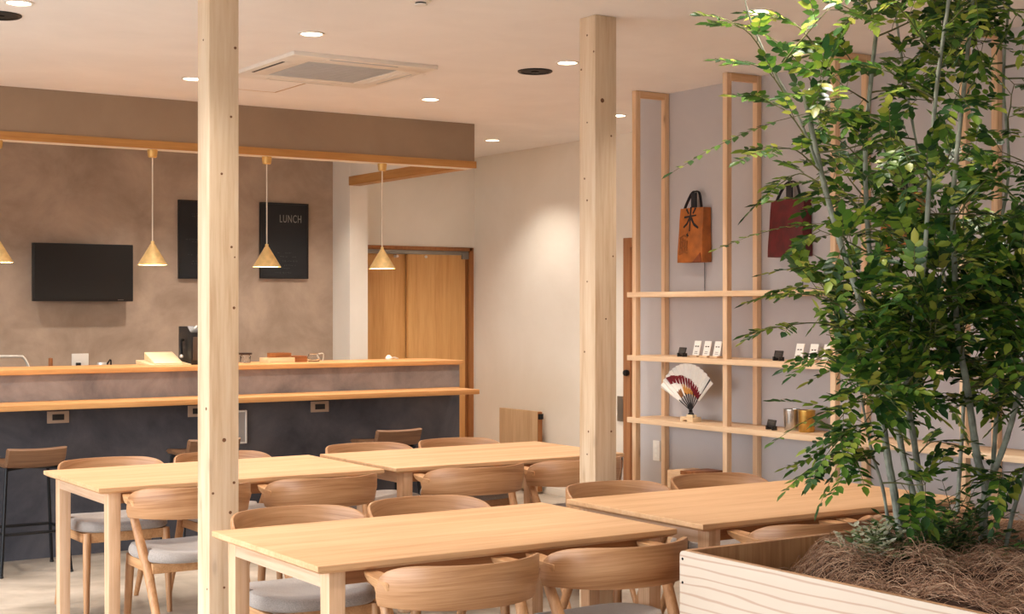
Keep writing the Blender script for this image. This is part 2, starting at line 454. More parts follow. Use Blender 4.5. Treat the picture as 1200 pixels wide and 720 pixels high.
def plate_low(x, z, label, first=[None]):
    t = thing('outlet_plate', label, 'outlet', (x, 8.95, z), 0, 'outlets under the bar board')
    obj('cover', bx(-0.066, 0.066, -0.010, 0.0, -0.036, 0.036), M['beige_plastic'], t, 0.003)
    obj('socket', bx(-0.036, 0.036, -0.014, -0.009, -0.018, 0.018), M['black_plastic'], t, 0.002)
plate_low(2.585, 0.845, 'beige outlet plate under bar board, above the left stool')
plate_low(3.47, 0.848, 'beige outlet plate under bar board, mostly behind the left post')
plate_low(4.325, 0.845, 'beige outlet plate under bar board, right of the left post')

t = thing('hanging_panel', 'pale grey panel with white rim on dark bar front, beside left post', 'panel', (3.70, 8.95, 0.735))
obj('face', bx(-0.10, 0.088, -0.022, 0.0, -0.098, 0.098), plain('pale_grey_board', (176, 170, 166), 0.6), t, 0.004)
bm = BM()
box(bm, -0.11, -0.09, -0.028, 0, -0.108, 0.108); box(bm, 0.085, 0.097, -0.028, 0, -0.108, 0.108)
box(bm, -0.09, 0.085, -0.028, 0, 0.096, 0.108); box(bm, -0.09, 0.085, -0.028, 0, -0.108, -0.096)
obj('rim', bm, M['white_plastic'], t, 0.004)

# ------------------------------------------------------------------ things in the kitchen
t = thing('wall_mounted_television', 'black flat television mounted on the brown kitchen wall', 'television', (3.355, YK, 1.77))
obj('casing', bx(-0.375, 0.375, -0.12, -0.075, -0.215, 0.215), M['black_plastic'], t, 0.006)
s = obj('screen', bx(-0.365, 0.365, -0.1225, -0.1195, -0.195, 0.207), M['tv'], t)
obj('maker_mark', bx(0.255, 0.30, -0.1235, -0.1215, -0.206, -0.201), M['grey_metal'], t)
obj('wall_bracket', bx(-0.16, 0.16, -0.075, 0.0, -0.15, 0.15), M['black'], t, 0.004)

def text_mesh(txt, size, name, mat, parent, loc):
    cu = bpy.data.curves.new('lettering', 'FONT'); cu.body = txt; cu.size = size; cu.extrude = 0.0006
    cu.space_character = 1.15
    to = bpy.data.objects.new('lettering', cu); COL.objects.link(to)
    me = bpy.data.meshes.new_from_object(to.evaluated_get(bpy.context.evaluated_depsgraph_get()))
    bpy.data.objects.remove(to); bpy.data.curves.remove(cu)
    me.materials.clear(); me.materials.append(mat)
    o = bpy.data.objects.new(name, me); COL.objects.link(o); o.parent = parent
    o.location = loc; o.rotation_euler = (PI / 2, 0, 0)
    return o

def scribble(bm, x0, x1, z, h, dens=0.02):
    x = x0
    while x < x1:
        w = random.uniform(0.006, 0.016)
        if random.random() < 0.75:
            a = random.uniform(-0.4, 0.4); hh = h * random.uniform(0.5, 1)
            if random.random() < 0.5: box(bm, x, x + w, -0.0005, 0.0005, z + a * h * 0.3, z + a * h * 0.3 + 0.0025)
            else: box(bm, x, x + 0.0022, -0.0005, 0.0005, z - hh / 2, z + hh / 2)
        x += w + random.uniform(0.002, 0.008)

def chalkboard(x0, x1, z0, z1, label, word):
    t = thing('menu_board', label, 'chalkboard', ((x0 + x1) / 2, YK, (z0 + z1) / 2), 0, 'chalkboards on the kitchen wall')
    w, h = (x1 - x0) / 2, (z1 - z0) / 2
    obj('slate', bx(-w + 0.012, w - 0.012, -0.02, 0, -h + 0.012, h - 0.012), M['board'], t)
    bm = BM()
    box(bm, -w, -w + 0.012, -0.026, 0, -h, h); box(bm, w - 0.012, w, -0.026, 0, -h, h)
    box(bm, -w + 0.012, w - 0.012, -0.026, 0, h - 0.012, h); box(bm, -w + 0.012, w - 0.012, -0.026, 0, -h, -h + 0.012)
    obj('frame', bm, M['black_plastic'], t, 0.002)
    if word:
        hd = text_mesh('LUNCH', 0.088, 'heading', M['chalk'], t, (-0.045, -0.0215, 0.150))
        hd.scale.x = 0.19 / hd.dimensions.x
    if word: rows = ((-0.10, -0.06, 0.08), (-0.13, -0.04, 0.09), (-0.165, -0.02, 0.12), (-0.20, 0.0, 0.10), (-0.225, -0.05, 0.05), (-0.26, -0.1, 0.06))
    else: rows = ((0.20, -0.1, 0.1), (0.18, -0.1, 0.08), (0.0, -0.15, 0.12), (-0.02, -0.1, 0.1), (-0.12, -0.15, 0.1), (-0.17, -0.1, 0.12), (-0.19, -0.1, 0.05))
    for z, a, b in rows:
        bm = BM(); scribble(bm, a, b, z, 0.015)
        for v in bm.verts: v.co.y -= 0.0212
        obj('chalk_writing', bm, M['chalk_dim'], t)['kind'] = 'stuff'
chalkboard(4.125, 4.545, 1.735, 2.352, 'black chalkboard half hidden behind the left wooden post', False)
chalkboard(4.81, 5.235, 1.745, 2.36, 'black chalkboard headed LUNCH, right of the left post', True)

t = thing('wall_socket', 'white wall socket with black plug on kitchen wall below the television', 'socket', (3.36, YK, 1.10))
obj('cover', bx(-0.064, 0.064, -0.01, 0, -0.062, 0.062), M['white_plastic'], t, 0.004)
p = obj('plug', bx(-0.035, -0.002, -0.04, -0.009, -0.03, -0.005), M['black_plastic'], t, 0.005)
bm = BM(); tube(bm, smooth_path([(-0.012, -0.035, -0.02), (-0.008, -0.045, -0.06), (-0.006, -0.03, -0.15)]), 0.005, 8)
obj('cable', bm, M['black_plastic'], p)

t = thing('kitchen_tap', 'arched chrome tap over the kitchen sink, at far left', 'tap', (2.25, 9.72, 0.88))
bm = BM(); tube(bm, smooth_path([(0, 0, 0.02), (0, 0, 0.26), (0.02, 0, 0.302), (0.06, 0, 0.312), (0.30, 0, 0.312), (0.335, 0, 0.304), (0.355, 0, 0.275), (0.374, 0, 0.225)], 5), 0.0085, 12)
obj('spout', bm, M['chrome'], t)
bm = BM(); lathe(bm, [(0.0, 0), (0.026, 0), (0.026, 0.015), (0.016, 0.03), (0.016, 0.09), (0.0, 0.09)], 18); obj('base', bm, M['chrome'], t)
bm = BM(); lathe(bm, [(0.0, 0), (0.013, 0), (0.015, 0.03), (0.0, 0.03)], 16, (0.376, 0, 0.200)); obj('nozzle', bm, M['chrome'], t)
bm = BM(); tube(bm, [(0, -0.01, 0.08), (-0.01, -0.09, 0.105)], [0.007, 0.005], 8); obj('lever', bm, M['chrome'], t)

bm = BM(); lathe(bm, [(0.0, 0), (0.017, 0), (0.014, 0.05), (0.011, 0.12), (0.014, 0.21), (0.014, 0.296), (0.0, 0.30)], 14)
tag(obj('wooden_pestle', bm, M['brown_wood'], None, loc=(2.755, 9.70, 0.88)), 'upright brown wooden stick behind the counter, right of the tap', 'stick')

t = thing('steel_jug', 'small steel pot rim showing over the counter, right of wall socket', 'jug', (3.10, 9.72, 0.88))
bm = BM(); lathe(bm, [(0.0, 0), (0.04, 0), (0.045, 0.1), (0.034, 0.23), (0.03, 0.262), (0.026, 0.262), (0.028, 0.23), (0.0, 0.02)], 20); obj('body', bm, M['chrome'], t)
bm = BM(); tube(bm, smooth_path([(0.03, 0, 0.24), (0.06, 0, 0.278), (0.055, 0, 0.18), (0.042, 0, 0.11)]), 0.005, 8); obj('handle', bm, M['black'], t)

# pale wooden box with sloping top on the counter
t = thing('wooden_tray', 'pale wooden tray with slanted lid on the high counter, left of the coffee machine', 'tray', (3.36, 9.25, 1.135))
bm = BM(); prism(bm, [(-0.115, 0), (0.115, 0), (0.115, 0.03), (-0.115, 0.006)], 'X', -0.13, 0.14)
for v in bm.verts:
    v.co = Vector((v.co.x - (0.02 if v.co.y > 0 else 0), v.co.y, v.co.z))
obj('base', bm, M['tray'], t, 0.002)
bm = BM(); prism(bm, [(-0.10, 0.008), (0.10, 0.031), (0.10, 0.082), (-0.10, 0.016)], 'X', -0.10, 0.09)
obj('lid', bm, M['tray'], t, 0.002)
# coffee machine
t = thing('coffee_machine', 'black coffee machine on the high counter, partly behind left post', 'coffee machine', (3.585, 9.27, 1.135))
bm = BM(); prism(bm, [(-0.125, 0.0), (0.10, 0.0), (0.10, 0.25), (-0.06, 0.25), (-0.125, 0.21)], 'X', -0.085, 0.085)
obj('body', bm, M['black_plastic'], t, 0.008)
obj('front_panel', bx(-0.07, 0.075, -0.131, -0.122, 0.03, 0.18), plain('machine_brown', (74, 58, 48), 0.5), t, 0.003)
bm = BM(); tube(bm, [(-0.075, -0.10, 0.205), (-0.02, -0.062, 0.253)], 0.006, 8); obj('steam_lever', bm, M['chrome'], t)
bm = BM(); tube(bm, smooth_path([(-0.085, 0.0, 0.16), (-0.108, -0.01, 0.15), (-0.108, -0.02, 0.06)]), [0.008] * 13, 8); obj('side_handle', bm, M['black'], t)
bm = BM(); lathe(bm, [(0, 0), (0.012, 0), (0.014, 0.012), (0.008, 0.02), (0, 0.02)], 12, (-0.108, -0.02, 0.045)); obj('handle_tip', bm, M['chrome'], t)
# jar with dark lid
t = thing('glass_jar', 'glass jar with dark lid on high counter, just right of the left post', 'jar', (3.945, 9.3, 1.135))
bm = BM(); lathe(bm, [(0.0, 0.0), (0.034, 0.0), (0.036, 0.01), (0.036, 0.045), (0.028, 0.055), (0.025, 0.055), (0.032, 0.044), (0.032, 0.006), (0.0, 0.006)], 24); obj('body', bm, M['glass'], t)
bm = BM(); lathe(bm, [(0.0, 0.055), (0.044, 0.055), (0.046, 0.06), (0.046, 0.068), (0.0, 0.070)], 24); obj('lid', bm, plain('dark_lid', (48, 24, 20), 0.4), t)
# wooden boards
def tray_box(name, label, loc, rz, w, d, h, mat):
    t = thing(name, label, 'tray', loc, rz, 'wooden trays on the high counter')
    obj('base', bx(-w / 2, w / 2, -d / 2, d / 2, 0, 0.006), mat, t)
    bm = BM()
    box(bm, -w / 2, w / 2, -d / 2, -d / 2 + 0.008, 0.006, h); box(bm, -w / 2, w / 2, d / 2 - 0.008, d / 2, 0.006, h)
    box(bm, -w / 2, -w / 2 + 0.008, -d / 2 + 0.008, d / 2 - 0.008, 0.006, h); box(bm, w / 2 - 0.008, w / 2, -d / 2 + 0.008, d / 2 - 0.008, 0.006, h)
    obj('rim', bm, mat, t, 0.0015)
tray_box('serving_tray', 'light wooden tray on high counter, lowest of the tray pile', (4.15, 9.24, 1.135), 0.1, 0.20, 0.13, 0.034, M['tray'])
tray_box('serving_tray', 'brown wooden tray on high counter, right-hand one beside the pile', (4.315, 9.27, 1.135), -0.15, 0.10, 0.12, 0.042, M['brown_wood'])
tray_box('serving_tray', 'dark brown wooden tray lying on top of the pale tray', (4.17, 9.25, 1.1705), 0.2, 0.13, 0.10, 0.03, M['brown_wood'])
t = thing('glass_dripper', 'clear glass server with wire handle on high counter near the right end', 'glass', (4.44, 9.28, 1.135))
bm = BM(); lathe(bm, [(0.0, 0.0), (0.04, 0.0), (0.047, 0.02), (0.036, 0.05), (0.03, 0.054), (0.032, 0.049), (0.043, 0.02), (0.037, 0.004), (0.0, 0.004)], 24); obj('bowl', bm, M['glass'], t)
bm = BM(); tube(bm, smooth_path([(0.034, 0, 0.05), (0.07, 0, 0.054), (0.075, 0, 0.03), (0.07, 0, 0.0)]), 0.004, 8); obj('handle', bm, M['chrome'], t)
t = thing('sauce_cruet', 'small white and steel cruet on high counter in front of the doors', 'cruet', (5.03, 9.28, 1.135))
bm = BM(); lathe(bm, [(0, 0), (0.022, 0), (0.026, 0.012), (0.018, 0.026), (0.009, 0.034), (0, 0.035)], 18); obj('body', bm, M['white_plastic'], t)
bm = BM(); tube(bm, smooth_path([(0.018, 0, 0.012), (0.05, 0, 0.014), (0.075, 0, 0.006)]), [0.006] * 13, 8); obj('spout', bm, M['chrome'], t)

# ------------------------------------------------------------------ pendants
def make_pendant(x, label):
    t = thing('pendant_lamp', label, 'pendant lamp', (x, 9.015, 2.503), 0, 'brass cone pendants over the bar')
    bm = BM(); lathe(bm, [(0.0, 0), (0.032, 0), (0.032, -0.016), (0.028, -0.045), (0.022, -0.05), (0.0, -0.05)], 24); obj('ceiling_cup', bm, M['brass'], t)
    bm = BM(); tube(bm, [(0, 0, -0.045), (0, 0, -0.592)], 0.0042, 8); obj('cord', bm, M['cord'], t)
    bm = BM(); lathe(bm, [(0.004, -0.575), (0.011, -0.578), (0.011, -0.592), (0.016, -0.598), (0.093, -0.726), (0.090, -0.7265), (0.014, -0.604), (0.004, -0.602)], 40, cap=False)
    obj('lamp_shade', bm, M['gold'], t, angle=50)
    bm = BM(); lathe(bm, [(0.0, -0.64), (0.014, -0.643), (0.022, -0.665), (0.019, -0.685), (0.0, -0.692)], 16); obj('bulb', bm, M['lens'], t)
    l = bpy.data.lights.new('pendant_glow', 'POINT'); l.energy = 9; l.color = (1, 0.84, 0.64); l.shadow_soft_size = 0.02
    lo = bpy.data.objects.new('pendant_glow', l); COL.objects.link(lo); lo.location = (x, 9.015, 2.503 - 0.705)
make_pendant(2.245, 'brass cone pendant cut off at the left edge of the photo')
make_pendant(3.198, 'brass cone pendant just right of the television')
make_pendant(3.975, 'brass cone pendant hanging in front of the LUNCH board')
make_pendant(4.835, 'brass cone pendant hanging in front of the sliding doors')

# ------------------------------------------------------------------ ceiling fittings
def downlight(x, y, label=None, power=46.0):
    if label is None: label = 'recessed ceiling downlight outside the view'
    t = thing('ceiling_light', label, 'downlight', (x, y, CEIL), 0, 'recessed downlights')
    bm = BM(); lathe(bm, [(0.050, -0.001), (0.064, -0.001), (0.064, -0.005), (0.054, -0.007), (0.050, -0.004)], 32, cap=False); obj('trim_ring', bm, M['white_plastic'], t)
    bm = BM(); lathe(bm, [(0.0, -0.0005), (0.052, -0.0005), (0.052, -0.004), (0.0, -0.0055)], 32); obj('lens', bm, M['lens'], t)
    l = bpy.data.lights.new('downlight_beam', 'SPOT'); l.energy = power * (1.3 if y > 6 else 1.0); l.color = (1, 0.90, 0.79)
    l.spot_size = R(112); l.spot_blend = 0.7; l.shadow_soft_size = 0.045
    lo = bpy.data.objects.new('downlight_beam', l); COL.objects.link(lo); lo.location = (x, y, CEIL - 0.012)
downlight(1.702, 6.47, 'ceiling downlight at top left corner, by the black speaker')
downlight(3.095, 8.06, 'small ceiling downlight peeking out left of the left post')
downlight(3.066, 6.43, 'ceiling downlight just in front of the air conditioner')
downlight(4.649, 8.03, 'ceiling downlight above the right end of the brown soffit')
downlight(6.183, 9.714, 'ceiling downlight close to the far white corner')
downlight(4.572, 6.435, 'ceiling downlight immediately left of the right post, beside a black speaker')
downlight(6.108, 8.004, 'ceiling downlight just right of the right post, by the shelving')
downlight(4.495, 4.864, 'ceiling downlight above the treetop at upper right')
for x, y in ((1.7, 4.86), (3.07, 4.86), (1.7, 3.2), (3.07, 3.2), (4.5, 3.2), (1.7, 8.03), (0.3, 4.86), (0.3, 6.45)): 
    downlight(x, y)
for x in (2.3, 3.85, 5.0): downlight(x, 10.2, None, 46)

def speaker(x, y, label):
    t = thing('ceiling_speaker', label, 'speaker', (x, y, CEIL), 0, 'round black ceiling speakers')
    bm = BM(); lathe(bm, [(0.082, -0.001), (0.097, -0.001), (0.097, -0.006), (0.09, -0.010), (0.082, -0.007)], 40, cap=False); obj('rim', bm, M['black_plastic'], t)
    bm = BM(); lathe(bm, [(0.0, -0.0005), (0.084, -0.0005), (0.084, -0.004), (0.0, -0.006)], 40); obj('grille', bm, M['dark_ring'], t)
    bm = BM(); lathe(bm, [(0.0, -0.005), (0.026, -0.005), (0.022, -0.011), (0.0, -0.014)], 20); obj('tweeter', bm, M['black'], t)
speaker(1.70, 6.79, 'round black ceiling speaker in the top left corner')
speaker(4.586, 6.764, 'round black ceiling speaker left of the right post')
t = thing('smoke_detector', 'small white ceiling detector with dark slots at top centre edge', 'detector', (3.125, 5.48, CEIL))
bm = BM(); lathe(bm, [(0.0, 0), (0.045, 0), (0.045, -0.008), (0.034, -0.012), (0, -0.012)], 28); obj('base', bm, M['white_plastic'], t)
bm = BM(); lathe(bm, [(0.0, -0.012), (0.024, -0.012), (0.024, -0.019), (0, -0.02)], 20); obj('sensor', bm, M['black'], t)
bm = BM(); lathe(bm, [(0.0, -0.019), (0.030, -0.019), (0.026, -0.025), (0, -0.026)], 20); obj('cap', bm, M['white_plastic'], t)

t = thing('air_conditioner', 'white four-way ceiling cassette air conditioner right of left post', 'air conditioner', (3.62, 7.33, CEIL))
bm = BM()
a, b_, c_ = 0.425, 0.30, 0.018
def ringbox(bm, o, i, z0, z1):
    box(bm, -o, o, -o, -i, z0, z1); box(bm, -o, o, i, o, z0, z1); box(bm, -o, -i, -i, i, z0, z1); box(bm, i, o, -i, i, z0, z1)
ringbox(bm, 0.425, 0.27, -0.022, 0)
obj('fascia', bm, M['white_plastic'], t, 0.004)
bm = BM(); box(bm, -0.268, 0.268, -0.268, 0.268, -0.018, -0.002)
g = obj('intake_grille', bm, M['ac_blue'], t, 0.003)
bm = BM()
for i in range(13): box(bm, -0.25, 0.25, -0.24 + i * 0.04, -0.236 + i * 0.04, -0.0195, -0.0175)
obj('grille_bars', bm, M['ac_blue'], g)
for k in range(4):
    fl = obj('air_flap', bx(-0.22, 0.22, -0.375, -0.315, -0.025, -0.021), M['white_plastic'], t, 0.002, rot=(0, 0, k * PI / 2))
    obj('air_slot', bx(-0.20, 0.20, -0.388, -0.375, -0.0245, -0.0215), M['black_plastic'] if k == 3 else M['ac_blue'], fl)
t = thing('access_hatch', 'square white access hatch in ceiling beyond the air conditioner', 'hatch', (3.48, 8.06, CEIL))
bm = BM(); ringbox(bm, 0.235, 0.229, -0.004, 0); obj('frame', bm, M['panel'], t)
obj('lid', bx(-0.22, 0.22, -0.22, 0.22, -0.004, 0), M['ceiling'], t)

# ------------------------------------------------------------------ two pine posts
def pine_post(x1, y1, label, knots):
    t = thing('wooden_post', label, 'post', (x1 + 0.06, y1 + 0.06, 0), 0, 'square pine posts between the tables')
    obj('timber', bx(-0.06, 0.06, -0.06, 0.06, 0, CEIL - 0.001), M['post'], t, 0.004)
    kmat = plain('knot_brown', (120, 80, 52), 0.7)
    for f, p, z, r in knots:
        bm = BM()
        c = Vector((-0.0605, p, z)) if f == 'L' else Vector((p, -0.0605, z))
        ax = Vector((-1, 0, 0)) if f == 'L' else Vector((0, -1, 0))
        tube(bm, [c - ax * 0.002, c + ax * 0.0006], r * 0.8, 9)
        obj('knot', bm, kmat, t)
def PX(v, d): return 1.5 - (v - HOR) * d / F_PX
pine_post(2.108, 5.316, 'square pine post on the left, in front of the bar',
    [('R', 0.045, PX(53, 5.6), .007), ('R', 0.028, PX(135, 5.6), .006), ('R', -0.01, PX(203, 5.6), .006), ('R', 0.03, PX(289, 5.6), .006), ('R', 0.043, PX(301, 5.6), .004), ('R', 0.04, PX(361, 5.6), .007),
     ('R', 0.04, PX(568, 5.6), .007), ('R', 0.025, PX(603, 5.6), .008), ('R', 0.0, PX(517, 5.6), .01), ('L', 0.0, PX(44, 5.6), .005), ('L', -0.03, PX(480, 5.6), .008), ('R', -0.045, PX(579, 5.6), .006), ('L', -0.04, PX(692, 5.6), .005), ('R', 0.0, PX(691, 5.6), .006)])
pine_post(3.929, 5.316, 'square pine post on the right, beside the shelving',
    [('R', -0.02, PX(117, 6.6), .013), ('L', 0.0, PX(39, 6.6), .006), ('L', -0.05, PX(60, 6.6), .006), ('L', 0.045, PX(78, 6.6), .006), ('L', 0.0, PX(142, 6.6), .005), ('R', 0.03, PX(158, 6.6), .006), ('L', 0.02, PX(208, 6.6), .006), ('L', 0.0, PX(234, 6.6), .006),
     ('L', 0.0, PX(330, 6.6), .005), ('L', 0.02, PX(413, 6.6), .006), ('L', -0.01, PX(507, 6.6), .006), ('L', 0.0, PX(534, 6.6), .005), ('R', 0.04, PX(300, 6.6), .005), ('R', 0.0, PX(374, 6.6), .005), ('R', 0.03, PX(507, 6.6), .006)])
bm = BM()

# ------------------------------------------------------------------ shelving on the right wall
t = thing('shelving_unit', 'tall open pine shelving against greige wall, right of right post', 'shelving', (0, 0, 0))
PY = [7.045, 6.225, 5.40, 4.575, 3.75]
for y in PY:
    obj('front_post', bx(5.498, 5.534, y - 0.018, y + 0.018, 0, CEIL - 0.002), M['shelf_z'], t, 0.002)
    obj('back_post', bx(5.723, 5.758, y - 0.018, y + 0.018, 0, CEIL - 0.002), M['shelf_z'], t, 0.002)
    obj('top_rail', bx(5.534, 5.723, y - 0.018, y + 0.018, CEIL - 0.042, CEIL - 0.002), M['shelf_x'], t, 0.002)
for z in (1.60, 1.218, 0.842):
    obj('shelf', bx(5.487, 5.758, 3.70, 7.10, z - 0.031, z), M['shelf_y'], t, 0.002)
SH = {1: 1.601, 2: 1.219, 3: 0.843}

# bags hung on the wall
def stroke(bm, x, y, pts, w):
    """flat brush stroke on a bag face (thin ribbon lying in the local YZ plane)"""
    P = [Vector((0, p[0], p[1])) for p in pts]
    fx = x if callable(x) else (lambda z_: x)
    for i in range(len(P) - 1):
        d = (P[i + 1] - P[i]); L = d.length; d.normalize()
        n = Vector((0, -d.z, d.y)) * w / 2
        vs = [P[i] - n, P[i] + n, P[i + 1] + n * 0.7, P[i + 1] - n * 0.7]
        a = [bm.verts.new(v + Vector((fx(v.z), 0, 0))) for v in vs]; b = [bm.verts.new(v + Vector((fx(v.z) + 0.0030, 0, 0))) for v in vs]
        bm.faces.new(a); bm.faces.new(list(reversed(b)))
        for k in range(4): bm.faces.new((a[k], b[k], b[(k + 1) % 4], a[(k + 1) % 4]))

def hanging_bag(name, y, z, w, h, mat, side, label, glyph, dep=0.07):
    # local: -X faces the room; +Y to the left in the photo
    t = thing(name, label, 'bag', (XS - 0.004, y, z), 0, 'square leather bags hung above the shelving')
    bm = BM()
    n = 10; rings = []
    for i in range(n + 1):
        k = i / n; zz = h * k
        ww = w / 2 * (1.05 - 0.07 * k + 0.01 * math.sin(k * 9)); dd = dep * (1 - 0.55 * k ** 1.5)
        x0 = -dep * 0.5 - dd / 2 - 0.01; x1 = -0.004
        rings.append([(x0, -ww, zz), (x0 - 0.006, 0, zz), (x0, ww, zz), (x1, ww, zz), (x1, -ww, zz)])
    loft(bm, rings)
    obj('body', bm, mat, t, 0.003, angle=45)
    # folded base flap
    bm = BM(); prism(bm, [(-w / 2 * 1.04, 0.0), (-w / 2 * 0.3, 0.0), (-w / 2 * 0.95, 0.055)], 'X', -dep - 0.016, -dep - 0.012); obj('fold', bm, side, t)
    for s in (-1, 1):
        pts = smooth_path([(-0.055, s * w * 0.36, h - 0.05), (-0.05, s * w * 0.35, h), (-0.035, s * w * 0.2, h + 0.075), (-0.03, s * 0.02, h + 0.098), (-0.03, 0, h + 0.098)])
        bm = BM(); tube(bm, pts, 0.011, 8, squash=0.4); obj('handle', bm, M['strap'], t)
    bm = BM(); box(bm, -0.05, -0.038, -0.022, 0.022, h - 0.005, h + 0.09); obj('hanging_loop', bm, M['strap'], t, 0.003)
    bm = BM(); tube(bm, [(-0.006, -w * 0.24, 0.0), (-0.006, -w * 0.25, -(z - SH[1]) + 0.002)], 0.0022, 6); obj('cord', bm, M['strap'], t)
    if glyph:
        bm = BM(); X = lambda z_: -dep * 0.5 - dep * (1 - 0.55 * max(0, min(1, z_ / h)) ** 1.5) / 2 - 0.0178
        cz = h * 0.80
        u = 0.032
        stroke(bm, X, 0, [(0.055, cz + 0.01), (-0.05, cz + 0.018)], 0.012)          # the horizontal
        stroke(bm, X, 0, [(0.0, cz + 0.07), (0.002, cz - 0.075)], 0.013)               # the upright
        stroke(bm, X, 0, [(0.04, cz + 0.058), (0.018, cz + 0.03)], 0.012)
        stroke(bm, X, 0, [(-0.042, cz + 0.062), (-0.02, cz + 0.03)], 0.012)
        stroke(bm, X, 0, [(0.006, cz + 0.005), (0.03, cz - 0.03), (0.058, cz - 0.05)], 0.013)
        stroke(bm, X, 0, [(-0.006, cz + 0.005), (-0.035, cz - 0.035), (-0.075, cz - 0.058)], 0.015)
        stroke(bm, X, 0, [(0.025, cz - 0.09), (0.012, cz - 0.105)], 0.014)
        obj('brushed_character', bm, M['strap'], t)
        bm = BM(); Xs = X
        for i in range(4):
            z0 = 0.050 + i * 0.032
            stroke(bm, Xs, 0, [(0.088, z0), (0.052, z0 + 0.016), (0.015, z0 + 0.004)], 0.011)
            stroke(bm, Xs, 0, [(0.088 - i * 0.022, 0.05 + 0.006 * i), (0.082 - i * 0.020, 0.10), (0.080 - i * 0.02, 0.155 - 0.008 * i)], 0.010)
        obj('seal_print', bm, plain('faded_print', (150, 88, 42), 0.8), t)
    return t
hanging_bag('leather_bag', 6.74, 1.775, 0.215, 0.325, M['bag_o'], M['bag_o_side'], 'orange bag with a black brushed character, left bag above the shelves', True)
b2 = hanging_bag('leather_bag', 5.935, 1.785, 0.26, 0.315, M['bag_r'], M['bag_r'], 'dark red bag with dark handles, partly behind leaves', False)
hanging_bag('leather_bag', 5.12, 1.78, 0.25, 0.30, M['bag_o'], M['bag_o_side'], 'orange bag almost hidden behind the dense foliage', False)

# cards on the middle shelf and card stands
def card(y, label, zs=SH[2], w=0.058, h=0.088):
    t = thing('price_card', label, 'card', (5.60, y, zs), 0, 'white cards on the middle shelf')
    mt = Matrix.Rotation(R(14), 4, 'Y')
    bm = BM(); box(bm, -0.002, 0.002, -w / 2, w / 2, 0.008, h + 0.008, mt); obj('sheet', bm, M['paper'], t)
    bm = BM()
    for k, (a, b) in enumerate(((-0.016, -0.004), (0.004, 0.016))): box(bm, -0.0032, -0.0018, a, b, 0.06, 0.066, mt)
    box(bm, -0.0032, -0.0018, -0.012, 0.012, 0.03, 0.0325, mt); box(bm, -0.0032, -0.0018, -0.014, 0.014, 0.02, 0.0222, mt)
    obj('print', bm, M['ink'], t)['kind'] = 'stuff'
    obj('foot', bx(-0.02, 0.03, -w / 2 - 0.004, w / 2 + 0.004, 0, 0.010), M['shelf_y'], t, 0.001)
def stand(y, zs, label, x=5.55):
    t = thing('card_stand', label, 'sign stand', (x, y, zs), R(-12), 'small black card stands')
    mt = Matrix.Translation((0, 0, 0.0)) @ Matrix.Rotation(R(14), 4, 'Y')
    bm = BM(); box(bm, -0.003, 0.003, -0.042, 0.042, 0.014, 0.056, mt); obj('plaque', bm, M['black_plastic'], t, 0.001)
    bm = BM(); box(bm, -0.0036, -0.0028, -0.03, 0.03, 0.04, 0.0425, mt); box(bm, -0.0036, -0.0028, -0.03, 0.02, 0.03, 0.032, mt); obj('lettering_lines', bm, M['chalk_dim'], t)
    for s in (-1, 1): obj('foot', bx(-0.008, 0.022, s * 0.03 - 0.006, s * 0.03 + 0.006, 0, 0.022), M['black_plastic'], t, 0.001)
stand(6.665, SH[2], 'black card stand on middle shelf, left of three white cards')
card(6.595, 'white card on middle shelf, next to the black stand in left bay')
card(6.505, 'white card on middle shelf, middle one of the left bay')
card(6.415, 'white card on middle shelf, against the second shelf upright')
stand(5.86, SH[2], 'black card stand on middle shelf behind the leaves, second bay')
card(5.755, 'white card on middle shelf behind leaves, left one of second bay')
card(5.65, 'white card on middle shelf behind leaves, middle one of second bay')
card(5.55, 'white card on middle shelf behind leaves, right one of second bay')
stand(5.915, SH[3], 'black card stand on bottom shelf beside the silver cup')

def cup(y, mat, label, name):
    t = thing('tin_cup', label, 'cup', (5.62, y, SH[3]), 0)
    bm = BM(); lathe(bm, [(0.0, 0.0), (0.040, 0.0), (0.042, 0.004), (0.046, 0.115), (0.043, 0.115), (0.039, 0.006), (0.0, 0.006)], 28); obj('body', bm, mat, t)
    bm = BM(); lathe(bm, [(0.0445, 0.108), (0.0475, 0.110), (0.0475, 0.116), (0.043, 0.117)], 28, cap=False); obj('rim', bm, mat, t)
cup(5.82, M['silver'], 'silver metal cup on the bottom shelf, beside a gold cup', 's')
cup(5.71, M['gold_cup'], 'gold metal cup on the bottom shelf, half behind leaves', 'g')

# folding fan on a wooden stand; built in a local frame where x points to the photo's right
t = thing('folding_fan', 'open white and crimson folding fan on the bottom shelf', 'fan', (5.585, 6.615, SH[3] + 0.040), R(-90))
# local +X -> world -Y (right in photo); local -Y -> world -X (towards the room)
pv = (0.0, 0.020)                      # pivot (x, z)
A0, A1, RI, RO, NS = R(153), R(38), 0.10, 0.278, 15
def fan_pt(r, a, k): return (pv[0] + r * math.cos(a), (-0.006 if k % 2 else 0.004) - 0.10 * r, pv[1] + r * math.sin(a))
def fan_sheet(bm, rin, rout, off=0.0, i0=0, i1=NS * 2):
    for i in range(i0, i1):
        a = A0 + (A1 - A0) * i / (NS * 2); b = A0 + (A1 - A0) * (i + 1) / (NS * 2)
        q = [Vector(fan_pt(rin(i), a, i)), Vector(fan_pt(rin(i + 1), b, i + 1)), Vector(fan_pt(rout(i + 1), b, i + 1)), Vector(fan_pt(rout(i), a, i))]
        f = [bm.verts.new(p + Vector((0, off, 0))) for p in q]; g = [bm.verts.new(p + Vector((0, off + 0.0012, 0))) for p in q]
        bm.faces.new(f); bm.faces.new(list(reversed(g)))
        for k in range(4): bm.faces.new((f[k], g[k], g[(k + 1) % 4], f[(k + 1) % 4]))
